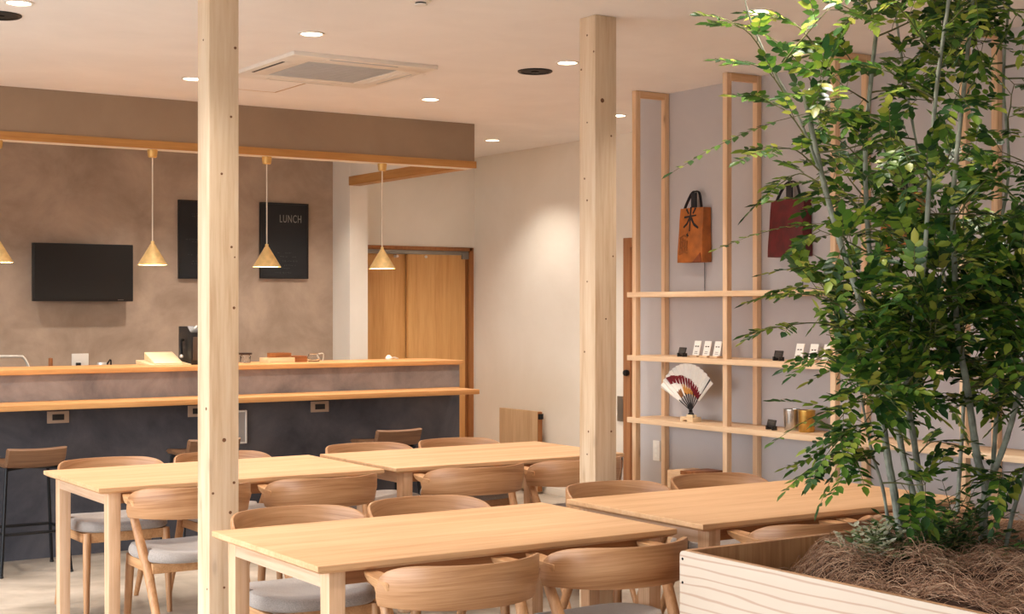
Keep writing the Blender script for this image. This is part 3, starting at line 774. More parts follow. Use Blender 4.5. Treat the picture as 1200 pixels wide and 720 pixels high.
bm = BM(); fan_sheet(bm, lambda i: RI, lambda i: RO); lf = obj('fan_leaf', bm, M['paper'], t, angle=10)
# crimson wave from upper left to lower right, gold field under it
T = NS * 2
def wave_mid(i):
    k = i / T
    return RI + (RO - RI) * max(0.0, min(1.1, 1.02 - 0.93 * (max(0.0, k - 0.10) / 0.84) ** 0.62 + 0.02 * math.sin(k * 34)))
bm = BM(); fan_sheet(bm, lambda i: max(RI, wave_mid(i) - 0.034), lambda i: min(RO, wave_mid(i) + 0.016 + 0.012 * (i / T)), -0.0016, 4, T - 2)
obj('crimson_band', bm, M['fan_red'], lf, angle=10)
bm = BM(); fan_sheet(bm, lambda i: RI, lambda i: max(RI + 0.001, wave_mid(i) - 0.034), -0.0016, 10, T - 6); obj('gold_field', bm, M['fan_gold'], lf, angle=10)
bm = BM(); fan_sheet(bm, lambda i: RI + 0.002, lambda i: RI + 0.05, -0.0018, 5, 9); obj('brown_patch', bm, M['fan_brown'], lf, angle=10)
bm = BM(); fan_sheet(bm, lambda i: RI, lambda i: RO, -0.0018, T - 2, T - 1); obj('dark_stripe', bm, M['board'], lf, angle=10)
for i in range(9):
    a = A0 + (A1 - A0) * (i + 0.5) / 9
    bm = BM(); p0 = Vector((pv[0], -0.004, pv[1])); d = Vector((math.cos(a), 0, math.sin(a)))
    tube(bm, [p0 - d * 0.03, p0 + d * 0.02, p0 + d * (RI + 0.01) + Vector((0, -0.010, 0))], [0.0045, 0.003, 0.0034], 6)
    obj('rib', bm, M['black_plastic'], t)
bm = BM(); tube(bm, [(pv[0], -0.014, pv[1]), (pv[0], 0.006, pv[1])], 0.006, 12); obj('rivet', bm, M['black'], t)
t = thing('fan_stand', 'small pale wooden stand under the folding fan', 'stand', (5.575, 6.605, SH[3]), R(-90))
bm = BM(); prism(bm, [(-0.055, 0), (-0.035, 0), (-0.03, 0.012), (0.0, 0.012), (0.005, 0), (0.055, 0), (0.055, 0.028), (-0.055, 0.028)], 'Y', -0.035, 0.03); obj('base', bm, M['tray'], t, 0.0015)
bm = BM(); box(bm, -0.028, 0.026, -0.012, -0.003, 0.028, 0.040); box(bm, -0.028, 0.026, 0.012, 0.02, 0.028, 0.040); obj('cradle', bm, M['tray'], t, 0.001)

t = thing('wooden_crate', 'low wooden box on the floor under the left bay of shelving', 'box', (5.60, 6.60, 0))
bm = BM(); box(bm, -0.10, 0.10, 0.01, 0.13, 0, 0.555); obj('front', bm, M['shelf_y'], t, 0.003)
bm = BM(); box(bm, -0.10, 0.10, -0.12, 0.008, 0, 0.54); obj('body', bm, M['shelf_z'], t, 0.003)
bm = BM(); box(bm, -0.104, 0.104, -0.124, 0.009, 0.54, 0.562); obj('lid', bm, M['brown_wood'], t, 0.002)
t = thing('switch_plate', 'slim white upright socket plate on greige wall under the shelves', 'switch', (XS, 7.145, 0.62))
obj('cover', bx(-0.01, 0.0, -0.033, 0.033, -0.062, 0.062), M['white_plastic'], t, 0.003)
bm = BM()
for k in (-1, 0, 1): box(bm, -0.012, -0.009, -0.012, 0.012, k * 0.03 - 0.010, k * 0.03 + 0.010)
obj('rocker', bm, M['paper'], t, 0.001)

# low board standing by the white wall
t = thing('standing_panel', 'low beige wooden panel standing upright by the white wall', 'panel', (6.72, 10.135, 0))
obj('board', bx(-0.018, 0.018, -0.285, 0.285, 0.02, 0.668), M['panel'], t, 0.003)
obj('end_strip', bx(-0.019, 0.019, -0.300, -0.286, 0.02, 0.664), M['door_dark'], t, 0.002)
for z in (0.63, 0.30): obj('hinge', bx(-0.024, 0.024, -0.310, -0.299, z - 0.025, z + 0.02), M['black'], t, 0.003)
for y in (-0.22, 0.22): obj('foot', bx(-0.045, 0.045, y - 0.02, y + 0.02, 0, 0.02), M['panel'], t, 0.003)

# ------------------------------------------------------------------ tables
TW, TD, TZ = 1.40, 0.85, 0.72
def make_table(loc, label):
    t = thing('dining_table', label, 'table', loc, 0, 'oak dining tables')
    hx, hy = TW / 2, TD / 2
    bm = BM()
    def rect(ix, z): return [(-hx + ix, -hy + ix, z), (hx - ix, -hy + ix, z), (hx - ix, hy - ix, z), (-hx + ix, hy - ix, z)]
    loft(bm, [rect(0.014, TZ - 0.027), rect(0.002, TZ - 0.019), rect(0.0, TZ - 0.017), rect(0.0, TZ - 0.002), rect(0.002, TZ)])
    obj('tabletop', bm, M['table'], t)
    for sx in (-1, 1):
        for sy in (-1, 1):
            cx, cy = sx * (hx - 0.05 - 0.028), sy * (hy - 0.025 - 0.032)
            bm = BM()
            rings = []
            for z, k in ((0.0, 0.86), (0.004, 0.9), (0.35, 0.95), (TZ - 0.027, 1.0)):
                rings.append([(cx + a * 0.028 * k, cy + b * 0.032 * k, z) for a, b in ((-1, -1), (1, -1), (1, 1), (-1, 1))])
            loft(bm, rings); obj('leg', bm, M['table_leg'], t, 0.003)
    for sy in (-1, 1):
        y = sy * (hy - 0.11)
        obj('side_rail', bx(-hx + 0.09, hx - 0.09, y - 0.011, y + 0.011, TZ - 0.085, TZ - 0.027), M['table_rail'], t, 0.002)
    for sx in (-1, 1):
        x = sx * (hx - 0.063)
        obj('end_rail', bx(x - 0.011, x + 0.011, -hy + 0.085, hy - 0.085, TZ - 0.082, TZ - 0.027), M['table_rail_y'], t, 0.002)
    return t
TA, TB, TC, TDD = (2.703, 6.747), (4.172, 6.753), (2.651, 4.472), (4.192, 4.496)
tab = make_table((TA[0], TA[1], 0), 'oak table at back left, nearest the bar')
dup(tab, (TB[0], TB[1], 0), 0, 'oak table at back right, ending behind the right post')
dup(tab, (TC[0], TC[1], 0), 0, 'oak table in the front centre, nearest the viewer')
dup(tab, (TDD[0], TDD[1], 0), 0, 'oak table at front right, behind the plant box')

# ------------------------------------------------------------------ chairs (local: sitter faces +Y)
def band_outline(t):
    """t in -1..1 along the bent backrest: plan position, outward normal, top and bottom height"""
    th = t * R(85)
    s, c = math.sin(th), math.cos(th)
    x = 0.264 * (abs(s) ** 0.95) * (1 if s >= 0 else -1)
    y = 0.035 - 0.240 * c
    a = abs(t)
    q = min(1.0, max(0.0, (a - 0.45) / 0.55)); k = 1 - math.sqrt(max(0.0, 1 - q ** 2.2))
    top = 0.738 - 0.082 * k
    bot = 0.603 - 0.004 * k
    return x, y, top, bot
def make_chair(label):
    t = thing('dining_chair', label, 'chair', (0, 0, 0), 0, 'oak half-arm chairs with grey seats')
    bm = BM(); n = 44; rings = []
    pts = [band_outline(-1 + 2 * i / n) for i in range(n + 1)]
    for i, (x, y, zt, zb) in enumerate(pts):
        p0, p1 = pts[max(i - 1, 0)], pts[min(i + 1, n)]
        tx, ty = p1[0] - p0[0], p1[1] - p0[1]; L = math.hypot(tx, ty); nx, ny = ty / L, -tx / L
        h = 0.0065; ring = []
        m = (zt + zb) / 2
        for z, o in ((zb, -h * 0.6), (zb, h * 0.6), (zb + 0.004, h), (m, h), (zt - 0.004, h), (zt, h * 0.6), (zt, -h * 0.6), (zt - 0.004, -h), (m, -h), (zb + 0.004, -h)):
            lean = (z - 0.60) * 0.10
            bow = 0.006 * (1 - ((z - m) / (zt - m + 1e-6)) ** 2)
            ring.append((x + nx * (o + lean + bow), y + ny * (o + lean + bow), z))
        rings.append(ring)
    loft(bm, rings)
    uvl = bm.loops.layers.uv.new('grain')
    for f in bm.faces:
        for lp in f.loops:
            c = lp.vert.co; ph = math.atan2(c.x / 0.26, -(c.y - 0.03) / 0.235)
            lp[uvl].uv = (ph * 0.30 + 0.7, c.z + 0.35 * c.x * c.x)
    obj('backrest', bm, M['chair_band'], t, angle=40)
    for s in (-1, 1):
        bm = BM(); tube(bm, [(s * 0.246, 0.052, 0.662), (s * 0.242, 0.018, 0.60), (s * 0.226, -0.062, 0.44), (s * 0.216, -0.075, 0.40), (s * 0.210, -0.19, 0.17), (s * 0.206, -0.272, 0.0)],
                        [0.0165, 0.018, 0.0215, 0.0215, 0.017, 0.0125], 14); obj('leg', bm, M['chair_leg'], t)
        bm = BM(); tube(bm, [(s * 0.196, 0.195, 0.415), (s * 0.198, 0.20, 0.36), (s * 0.204, 0.215, 0.15), (s * 0.207, 0.223, 0.0)], [0.019, 0.0195, 0.016, 0.0125], 14); obj('leg', bm, M['chair_leg'], t)
        # arm pad: a flat wedge on the rear leg, narrowing to the front
        bm = BM(); rings = []
        for y, xc, w, z0, z1 in ((-0.052, 0.256, 0.014, 0.656, 0.676), (-0.047, 0.256, 0.018, 0.654, 0.679), (0.0, 0.250, 0.028, 0.655, 0.683), (0.05, 0.244, 0.030, 0.658, 0.685), (0.10, 0.238, 0.027, 0.665, 0.687), (0.135, 0.234, 0.020, 0.671, 0.687), (0.141, 0.2335, 0.017, 0.673, 0.686)):
            e = 0.0025
            rings.append([(s * (xc - w + 0.004), y, z0), (s * (xc + w - 0.004), y, z0), (s * (xc + w), y, z1 - e),
                          (s * (xc + w - e), y, z1), (s * (xc - w + e), y, z1), (s * (xc - w), y, z1 - e)])
        box(bm, s * 0.240 - 0.008, s * 0.240 + 0.008, -0.035, 0.05, 0.603, 0.657)
        loft(bm, rings); obj('armrest', bm, M['chair_arm'], t, angle=28)
    bm = BM()
    box(bm, -0.20, 0.20, 0.178, 0.204, 0.368, 0.416); box(bm, -0.205, 0.205, -0.115, -0.088, 0.368, 0.412)
    for s in (-1, 1):
        box(bm, s * 0.205 - 0.012, s * 0.205 + 0.012, -0.088, 0.178, 0.370, 0.414)
    obj('seat_frame', bm, M['chair_arm'], t, 0.003)
    # cushion: rounded outline notched for the rear legs, domed edge and shallow dish
    out = []
    K = 72
    for i in range(K):
        a = 2 * PI * i / K; c, s = math.cos(a), math.sin(a)
        x = 0.236 * (abs(c) ** 0.55) * (1 if c >= 0 else -1); y = 0.235 * (abs(s) ** 0.62) * (1 if s >= 0 else -1)
        if y < 0: x *= 1 - 0.10 * (y / 0.235) ** 2
        g = math.exp(-((y + 0.055) / 0.038) ** 2)
        if abs(x) > 0.19: x = (abs(x) - (abs(x) - 0.19) * g) * (1 if x > 0 else -1)
        out.append((x, y + 0.01))
    bm = BM(); rings = []
    for k, z in ((0.90, 0.417), (0.965, 0.420), (0.995, 0.429), (1.0, 0.439), (0.99, 0.450), (0.955, 0.458), (0.86, 0.461), (0.6, 0.455), (0.3, 0.450), (0.05, 0.449)):
        rings.append([(x * k, y * k, z + 0.012 * (abs(x) / 0.236) ** 2 * (1 if z > 0.45 else 0) * k) for x, y in out])
    loft(bm, rings); obj('seat', bm, M['seat'], t, angle=60)
    return t
chair_spots = [
    (2.365, 6.20, 0, 'oak chair at near left of the back left table, left of the left post'),
    (3.0, 6.20, 0, 'oak chair at near side of back left table, right of the left post'),
    (2.375, 7.255, PI, 'oak chair at far side of back left table, by its left end'),
    (2.97, 7.255, PI, 'oak chair at far side of back left table, behind the left post'),
    (3.825, 6.20, 0, 'oak chair at near side of back right table, left of its pair'),
    (4.44, 6.21, 0, 'oak chair at near side of back right table, cut by the right post'),
    (3.84, 7.265, PI, 'oak chair at far side of back right table, in front of right bar stool'),
    (4.425, 7.26, PI, 'oak chair at far side of back right table, near the white wall panel'),
    (2.372, 3.935, 0, 'oak chair in the foreground at left of the near side, front centre table'),
    (2.975, 3.935, 0, 'oak chair in the foreground right beside the plant box corner'),
    (2.36, 5.02, PI, 'oak chair at far side of front centre table, touching left post in view'),
    (2.92, 5.01, PI, 'oak chair at far side of front centre table, right of its pair'),
    (3.878, 3.955, 0, 'oak chair at near side of front right table, just over plant box rim'),
    (4.44, 3.955, 0, 'oak chair at near side of front right table, behind the tree stems'),
    (3.865, 5.01, PI, 'oak chair at far side of front right table, under the right post'),
    (4.44, 5.01, PI, 'oak chair at far side of front right table, below the bottom shelf'),
]
ch0 = None
for x, y, rz, lab in chair_spots:
    if ch0 is None:
        ch0 = make_chair(lab); ch0.location = (x, y, 0); ch0.rotation_euler = (0, 0, rz)
    else:
        dup(ch0, (x, y, 0), rz, lab)

# ------------------------------------------------------------------ bar stools (local: sitter faces +Y)
def make_stool(label):
    t = thing('bar_stool', label, 'bar stool', (0, 0, 0), 0, 'low-backed bar stools')
    prof = [(0.175, 0.618), (0.165, 0.628), (0.10, 0.632), (-0.08, 0.626), (-0.135, 0.630), (-0.165, 0.648), (-0.185, 0.69), (-0.193, 0.712)]
    prof = [(p.x, p.y) for p in smooth_path([(a, b, 0) for a, b in prof], 4)]
    bm = BM(); th = 0.030; rings = []
    for sx in [-1, -0.94, -0.5, 0, 0.5, 0.94, 1]:
        ring_t, ring_b = [], []
        for i, (y, z) in enumerate(prof):
            a, b = prof[max(i - 1, 0)], prof[min(i + 1, len(prof) - 1)]
            dy, dz = b[0] - a[0], b[1] - a[1]; L = math.hypot(dy, dz)
            ny, nz = dz / L, -dy / L
            if nz > 0: ny, nz = -ny, -nz
            k = 1.0 if abs(sx) < 0.97 else 0.35
            cup_ = 0.008 * sx * sx
            ring_t.append((sx * 0.168, y, z + cup_ - th * (1 - k) / 2 * (1 if abs(sx) > 0.97 else 0)))
            ring_b.append((sx * 0.168, y + ny * th * k, z + cup_ + nz * th * k))
        rings.append(ring_t + list(reversed(ring_b)))
    loft(bm, rings); st = obj('seat', bm, M['stool_seat'], t, angle=50)
    legs = {}
    for sx in (-1, 1):
        for sy in (-1, 1):
            top = Vector((sx * 0.150, sy * 0.125 - 0.005, 0.599)); bot = Vector((sx * 0.195, sy * 0.195, 0.0))
            legs[(sx, sy)] = (top, bot)
            bm = BM(); tube(bm, [top, bot + Vector((0, 0, 0.004))], 0.0095, 10); lg = obj('leg', bm, M['black'], t)
            bm = BM(); lathe(bm, [(0, 0), (0.012, 0), (0.012, 0.012), (0, 0.012)], 12, bot); obj('foot_cap', bm, M['black_plastic'], lg)
    def on(k, z):
        a, b = legs[k]; return a + (b - a) * ((0.599 - z) / 0.599)
    for a, b, z in (((-1, -1), (1, -1), 0.235), ((-1, 1), (1, 1), 0.235), ((-1, -1), (-1, 1), 0.235), ((1, -1), (1, 1), 0.235)):
        bm = BM(); tube(bm, [on(a, z), on(b, z)], 0.0085, 8); obj('foot_rail', bm, M['black'], t)
    bm = BM()
    for a, b in (((-1, -1), (1, 1)), ((1, -1), (-1, 1))): tube(bm, [on(a, 0.594), on(b, 0.594)], 0.009, 8)
    obj('seat_bracket', bm, M['black'], t)
    return t
st0 = make_stool('brown bar stool with black legs at the far left, beside back left table'); st0.location = (2.31, 8.60, 0)
dup(st0, (3.365, 8.60, 0), 0, 'brown bar stool mostly hidden behind the left post')
dup(st0, (4.63, 8.60, 0), 0, 'brown bar stool in front of the right end of the bar')

# ------------------------------------------------------------------ planter
PX0, PX1, PY0, PY1, PZ = 2.905, 4.30, 1.70, 3.495, 0.76
t = thing('planter_box', 'large pale plywood plant box in the right foreground', 'planter', (PX0, PY1, 0))
W, D = PX1 - PX0, PY1 - PY0
bm = BM(); rc = 0.016
arc = [(-rc + rc * math.cos(a), PZ - rc + rc * math.sin(a)) for a in [PI / 2 * k / 6 for k in range(7)]]
prism(bm, [(-D, 0), (0, 0)] + arc + [(-D, PZ)], 'X', 0.0, 0.004)
fp = obj('front_panel', bm, M['ply_face'], t)
bm = BM(); prism(bm, [(-D, 0), (0, 0)] + arc + [(-D, PZ)], 'X', 0.004, 0.024)
obj('front_core', bm, M['ply_edge'], fp)
for z in (0.735, 0.663, 0.40, 0.12):
    bm = BM(); tube(bm, [(0.001, -0.014, z), (-0.0015, -0.014, z)], 0.0042, 10); obj('screw', bm, M['black'], fp)
obj('back_panel', bx(0.024, W, -0.024, 0, 0, PZ), M['ply_in'], t, 0.001)
obj('side_panel', bx(W - 0.024, W, -D + 0.024, -0.024, 0, PZ), M['ply_in'], t, 0.001)
obj('near_panel', bx(0.024, W, -D, -D + 0.024, 0, PZ), M['ply_in'], t, 0.001)
obj('inner_lining', bx(0.0245, 0.028, -D + 0.024, -0.024, 0.1, PZ - 0.012), M['ply_in'], t)

def sstep(x): x = max(0.0, min(1.0, x)); return x * x * (3 - 2 * x)
def mound(x, y):
    k = sstep(((x - 3.02) * 1.0 + (3.46 - y) * 0.75) / 0.55)
    return 0.535 + 0.200 * k + 0.022 * math.sin(x * 9 + y * 5) * k + 0.015 * math.sin(x * 21 - y * 17)
bm = BM(); G = 30
gx0, gx1, gy0, gy1 = PX0 + 0.03, PX1 - 0.026, PY0 + 0.026, PY1 - 0.026
vt = [[bm.verts.new((gx0 + (gx1 - gx0) * i / G, gy0 + (gy1 - gy0) * j / G, 0)) for j in range(G + 1)] for i in range(G + 1)]
for row in vt:
    for v in row: v.co.z = mound(v.co.x, v.co.y) - 0.022
for i in range(G):
    for j in range(G): bm.faces.new((vt[i][j], vt[i + 1][j], vt[i + 1][j + 1], vt[i][j + 1]))
sl = obj('soil', bm, M['soil'], t)
sl.matrix_parent_inverse = Matrix.Translation((-PX0, -PY1, 0))

# coconut fibre mulch: a mat of fine curling strands
bm = BM()
rnd = random.Random(3)
for i in range(9000):
    x = rnd.uniform(gx0 + 0.01, gx1 - 0.02); y = rnd.uniform(max(gy0, 2.0), gy1 - 0.01)
    if mound(x, y) < 0.575 and rnd.random() < 0.75: continue
    a = rnd.uniform(0, 2 * PI); L = rnd.uniform(0.03, 0.13); cu = rnd.uniform(-12, 12)
    zz = rnd.uniform(-0.004, 0.016) + (rnd.random() ** 4) * 0.03
    lift = rnd.uniform(-0.3, 0.7)
    p = Vector((x, y, 0)); pr = None; n = 5; pts = []
    for k in range(n + 1):
        px = min(max(p.x, gx0 + 0.004), gx1 - 0.004); py = min(max(p.y, gy0 + 0.004), gy1 - 0.004)
        pts.append(Vector((px, py, min(mound(px, py), 0.765) + zz + lift * L * math.sin(PI * k / n) * 0.5)))
        p = p + Vector((math.cos(a), math.sin(a), 0)) * L / n; a += cu * L / n
    r = rnd.uniform(0.0005, 0.0010)
    for k in range(n):
        d = pts[k + 1] - pts[k]
        if d.length < 1e-5: continue
        s = d.cross(Vector((0, 0, 1))).normalized() * r
        u = Vector((0, 0, r * 1.4))
        q0 = [pts[k] - s, pts[k] + s, pts[k] + u]; q1 = [pts[k + 1] - s, pts[k + 1] + s, pts[k + 1] + u]
        if pr is None: pr = [bm.verts.new(v) for v in q0]
        nx = [bm.verts.new(v) for v in q1]
        for m_ in range(3): bm.faces.new((pr[m_], pr[(m_ + 1) % 3], nx[(m_ + 1) % 3], nx[m_]))
        pr = nx
tag(obj('coconut_fibre', bm, M['fibre']), 'tangled brown coconut fibre covering the soil in the plant box', 'mulch', None, 'stuff')

# ------------------------------------------------------------------ trees
UP = Vector((0, 0, 1))
def leaflet(bm, p, d, nrm, L, w):
    d = d.normalized(); s = d.cross(nrm)
    if s.length < 1e-4: s = d.orthogonal()
    s.normalize(); n = s.cross(d).normalized()
    f = -0.10 * L
    droop = -n * L * 0.10
    b = bm.verts.new(p); m = bm.verts.new(p + d * L * 0.48 + n * f); tip = bm.verts.new(p + d * L + droop)
    l1 = bm.verts.new(p + d * L * 0.22 + s * w * 0.82); l2 = bm.verts.new(p + d * L * 0.62 + s * w * 0.80)
    r1 = bm.verts.new(p + d * L * 0.22 - s * w * 0.82); r2 = bm.verts.new(p + d * L * 0.62 - s * w * 0.80)
    for q in ((b, m, l1), (l1, m, l2), (m, tip, l2), (b, r1, m), (r1, r2, m), (m, r2, tip)): bm.faces.new(q)

def compound_leaf(bl, bt, p, d, rnd, L=0.13, pairs=4, size=1.0):
    d = d.normalized(); side = d.cross(UP)
    if side.length < 1e-3: side = Vector((1, 0, 0))
    side.normalize(); nrm = side.cross(d).normalized()
    roll = rnd.uniform(-0.5, 0.5); side = (side * math.cos(roll) + nrm * math.sin(roll)).normalized(); nrm = side.cross(d).normalized()
    pts = [p + d * L * k + UP * (-0.22 * L * k * k) for k in (0, 0.25, 0.5, 0.75, 1.0)]
    tube(bt, pts, [0.0014, 0.0013, 0.0011, 0.0009, 0.0006], 4, cap=False)
    for i in range(pairs):
        k = 0.28 + 0.66 * i / max(1, pairs - 1)
        q = p + d * L * k + UP * (-0.22 * L * k * k)
        for s in (-1, 1):
            ang = R(rnd.uniform(48, 70))
            dd = d * math.cos(ang) + side * s * math.sin(ang) + UP * rnd.uniform(-0.35, 0.12)
            LL = rnd.uniform(0.028, 0.043) * size * (0.85 + 0.3 * math.sin(PI * k))
            leaflet(bl, q, dd, nrm, LL, LL * rnd.uniform(0.28, 0.36))
    leaflet(bl, pts[-1], d + UP * -0.3, nrm, 0.052 * size, 0.014 * size)

def proj(p):
    d = p.x * SY + p.y * CY; r = p.x * CY - p.y * SY
    return 600 + F_PX * r / d, HOR - F_PX * (p.z - EYE) / d

def edge_left(v):
    # how far left the crown reaches at a given height
    T_ = [(-200, 900), (0, 885), (60, 890), (140, 925), (230, 935), (330, 930), (400, 950), (460, 975), (500, 975), (560, 975), (640, 1020)]
    for (a, x0), (b, x1) in zip(T_, T_[1:]):
        if a <= v <= b: return x0 + (x1 - x0) * (v - a) / (b - a)
    return 900

def grow(bl, bt, p, d, L, rnd, depth=0, size=1.0):
    """a twig with compound leaves along it"""
    n = 5; pts = [p]; dd = d.normalized()
    for k in range(n):
        dd = (dd + Vector((rnd.uniform(-.18, .18), rnd.uniform(-.18, .18), rnd.uniform(-.12, .16)))).normalized()
        pts.append(pts[-1] + dd * L / n)
    tube(bt, pts, [0.0034, 0.003, 0.0026, 0.0022, 0.0018, 0.0013], 5, cap=False)
    for k in range(1, n + 1):
        m = 1 if k < n else 3
        for j in range(m):
            if k < n and rnd.random() < 0.12: continue
            az = rnd.uniform(0, 2 * PI); ax = (pts[k] - pts[k - 1]).normalized()
            o = ax.orthogonal().normalized(); o.rotate(Matrix.Rotation(az, 3, ax))
            ld = ax * 0.55 + o * 0.8 + UP * 0.1
            q = pts[k] + ld.normalized() * 0.13
            u, v = proj(q)
            if u < edge_left(v) - 15 or q.z > CEIL - 0.12 or q.z < 0.80: continue
            compound_leaf(bl, bt, pts[k], ld, rnd, rnd.uniform(0.10, 0.16), rnd.choice((4, 5, 5, 6)), size)

def make_tree(label, stems, base, extra, seed):
    rnd = random.Random(seed)
    t = thing('potted_tree', label, 'tree', base, 0, 'evergreen ash trees in the plant box')
    inv = Matrix.Translation(-Vector(base))
    bl, bt = BM(), BM()
    for px, d0, d1, r0, r1, dens, vlow in stems:
        n = len(px)
        pts = [at(u, v, d0 + (d1 - d0) * i / (n - 1)) for i, (u, v) in enumerate(px)]
        if px[0][1] > 600: pts[0].z = min(pts[0].z, mound(pts[0].x, pts[0].y) - 0.01)
        path = smooth_path(pts, 6); m = len(path)
        bs = BM(); tube(bs, path, [r0 + (r1 - r0) * i / (m - 1) + 0.0006 * math.sin(i * 2.1) for i in range(m)], 10)
        so = obj('stem', bs, M['bark'], t); so.matrix_parent_inverse = inv
        # twigs
        tot = sum((path[i + 1] - path[i]).length for i in range(m - 1))
        for k in range(int(dens * tot)):
            f = rnd.random(); i = int(f * (m - 2)); p = path[i].lerp(path[i + 1], rnd.random())
            u, v = proj(p)
            if v > vlow: continue
            if v < 270 and rnd.random() < 0.42: continue
            if v < -60 or p.z > CEIL - 0.2: continue
            az = rnd.uniform(0, 2 * PI); el = rnd.uniform(-0.05, 0.75)
            d = Vector((math.cos(az) * math.cos(el), math.sin(az) * math.cos(el), math.sin(el)))
            L = rnd.uniform(0.10, 0.34)
            e = p + d * L; ue, ve = proj(e)
            if ue < edge_left(ve) or e.z > CEIL - 0.15 or e.z < 0.85: continue
            grow(bl, bt, p, d, L, rnd)
    for (u0, v0), (u1, v1), d0, d1, nl, *sz in extra:
        a, b = at(u0, v0, d0), at(u1, v1, d1)
        if sz:      # one long slender frond with small leaflets all along
            compound_leaf(bl, bt, a, (b - a) + UP * 0.06, rnd, (b - a).length * 1.02, nl, sz[0]); continue
        mid = (a + b) / 2 + UP * 0.03
        path = smooth_path([a, mid, b], 4)
        tube(bt, path, [0.003 - 0.0018 * i / (len(path) - 1) for i in range(len(path))], 5, cap=False)
        for k in range(nl):
            f = 0.35 + 0.65 * k / max(1, nl - 1); i = min(int(f * (len(path) - 1)), len(path) - 2)
            ax = (path[i + 1] - path[i]).normalized()
            sd = ax.cross(UP).normalized() * (1 if k % 2 else -1)
            ld = ax if k == nl - 1 else ax * 0.8 + sd * 0.7 + UP * 0.1
            compound_leaf(bl, bt, path[i + 1], ld, rnd, rnd.uniform(0.09, 0.14), 5, 0.9)
    o = obj('foliage', bl, M['leaf'], t, angle=180); o.matrix_parent_inverse = inv
    o = obj('twigs', bt, M['twig'], t, angle=180); o.matrix_parent_inverse = inv; o['kind'] = 'stuff'
    return t

S1 = [(1057, 640), (1049, 585), (1041, 541), (1032, 480), (1020, 420), (1010, 360), (988, 295), (968, 225), (953, 160), (942, 108)]
S1b = [(966, 215), (935, 135), (908, 85), (880, 25), (868, -25)]
S2 = [(1077, 640), (1072, 587), (1062, 553), (1050, 490), (1038, 420), (1022, 330), (1014, 195), (1020, 100), (1030, 10), (1036, -60)]
S3 = [(1086, 640), (1080, 587), (1071, 516), (1062, 455), (1068, 395), (1082, 315), (1090, 200), (1098, 100), (1112, 0), (1120, -60)]
S5 = [(1122, 600), (1124, 560), (1129, 477), (1128, 400), (1100, 300), (1080, 200), (1060, 90), (1045, -20)]
S6 = [(1045, 632), (1036, 580), (1022, 531), (1012, 480), (1004, 430)]
make_tree('leafy tree with several pale stems, the left one in the plant box',
    [(S1, 4.74, 4.55, 0.0135, 0.0075, 20, 470), (S1b, 4.55, 4.45, 0.005, 0.0022, 15, 200), (S2, 4.78, 4.85, 0.012, 0.006, 27, 480), (S3, 4.70, 4.35, 0.0115, 0.005, 27, 460),
     (S5, 4.95, 5.1, 0.008, 0.004, 22, 440), (S6, 4.62, 4.5, 0.006, 0.003, 17, 590)],
    at(1068, 640, 4.75) * 1.0 - Vector((0, 0, 0.05)),
    [((950, 132), (798, 184), 4.5, 4.4, 11, 0.85), ((985, 262), (846, 278), 4.55, 4.4, 9, 0.75), ((1000, 318), (893, 318), 4.55, 4.45, 8, 0.7), ((990, 235), (890, 240), 4.5, 4.5, 7, 0.9), ((1015, 395), (905, 385), 4.6, 4.45, 5), ((1010, 375), (918, 345), 4.6, 4.5, 4),
     ((1020, 500), (905, 455), 4.6, 4.4, 7, 1.0), ((1010, 470), (912, 508), 4.6, 4.4, 6, 0.9), ((1015, 540), (952, 548), 4.55, 4.45, 4), ((1020, 475), (985, 490), 4.55, 4.5, 4), ((1025, 500), (985, 540), 4.5, 4.45, 5), ((1020, 500), (975, 525), 4.5, 4.4, 5), ((1045, 480), (1010, 500), 4.5, 4.4, 5), ((1060, 500), (1110, 470), 4.7, 4.7, 4), ((1070, 540), (1110, 520), 4.7, 4.7, 4), ((1040, 420), (960, 420), 4.5, 4.4, 5), ((1030, 545), (1000, 545), 4.5, 4.4, 4),
     ((905, 80), (855, 25), 4.5, 4.4, 3), ((925, 120), (880, 75), 4.5, 4.5, 3), ((960, 200), (905, 175), 4.5, 4.4, 4), ((960, 215), (915, 215), 4.5, 4.5, 4), ((1085, 560), (1125, 545), 4.7, 4.7, 3), ((965, 120), (905, 45), 4.5, 4.6, 4), ((960, 60), (905, 20), 4.5, 4.6, 5), ((950, 170), (900, 120), 4.5, 4.5, 4)],
    11)
S4a = [(1151, 640), (1153, 600), (1155, 572), (1146, 540), (1140, 500), (1132, 445), (1122, 390), (1119, 320), (1117, 230), (1128, 120), (1140, 0), (1146, -60)]
S4b = [(1156, 574), (1172, 535), (1184, 500), (1195, 455), (1206, 400), (1222, 300), (1232, 180), (1240, 60), (1244, -50)]
S7 = [(1176, 650), (1186, 605), (1200, 560), (1214, 500), (1230, 420), (1240, 330)]
S8 = [(1163, 556), (1166, 510), (1168, 460), (1160, 390), (1166, 300), (1182, 200), (1176, 90), (1186, -30)]
make_tree('leafy tree with a forked pale trunk, at the right edge of the photo',
    [(S4a, 4.70, 4.55, 0.0155, 0.005, 28, 460), (S4b, 4.70, 4.5, 0.011, 0.005, 20, 450), (S7, 4.66, 4.4, 0.008, 0.004, 14, 560), (S8, 4.70, 4.85, 0.008, 0.004, 26, 450)],
    at(1153, 640, 4.70) - Vector((0, 0, 0.05)),
    [((1160, 560), (1115, 590), 4.7, 4.65, 3), ((1185, 500), (1150, 470), 4.68, 4.6, 3), ((1190, 590), (1172, 560), 4.66, 4.6, 3)],
    23)

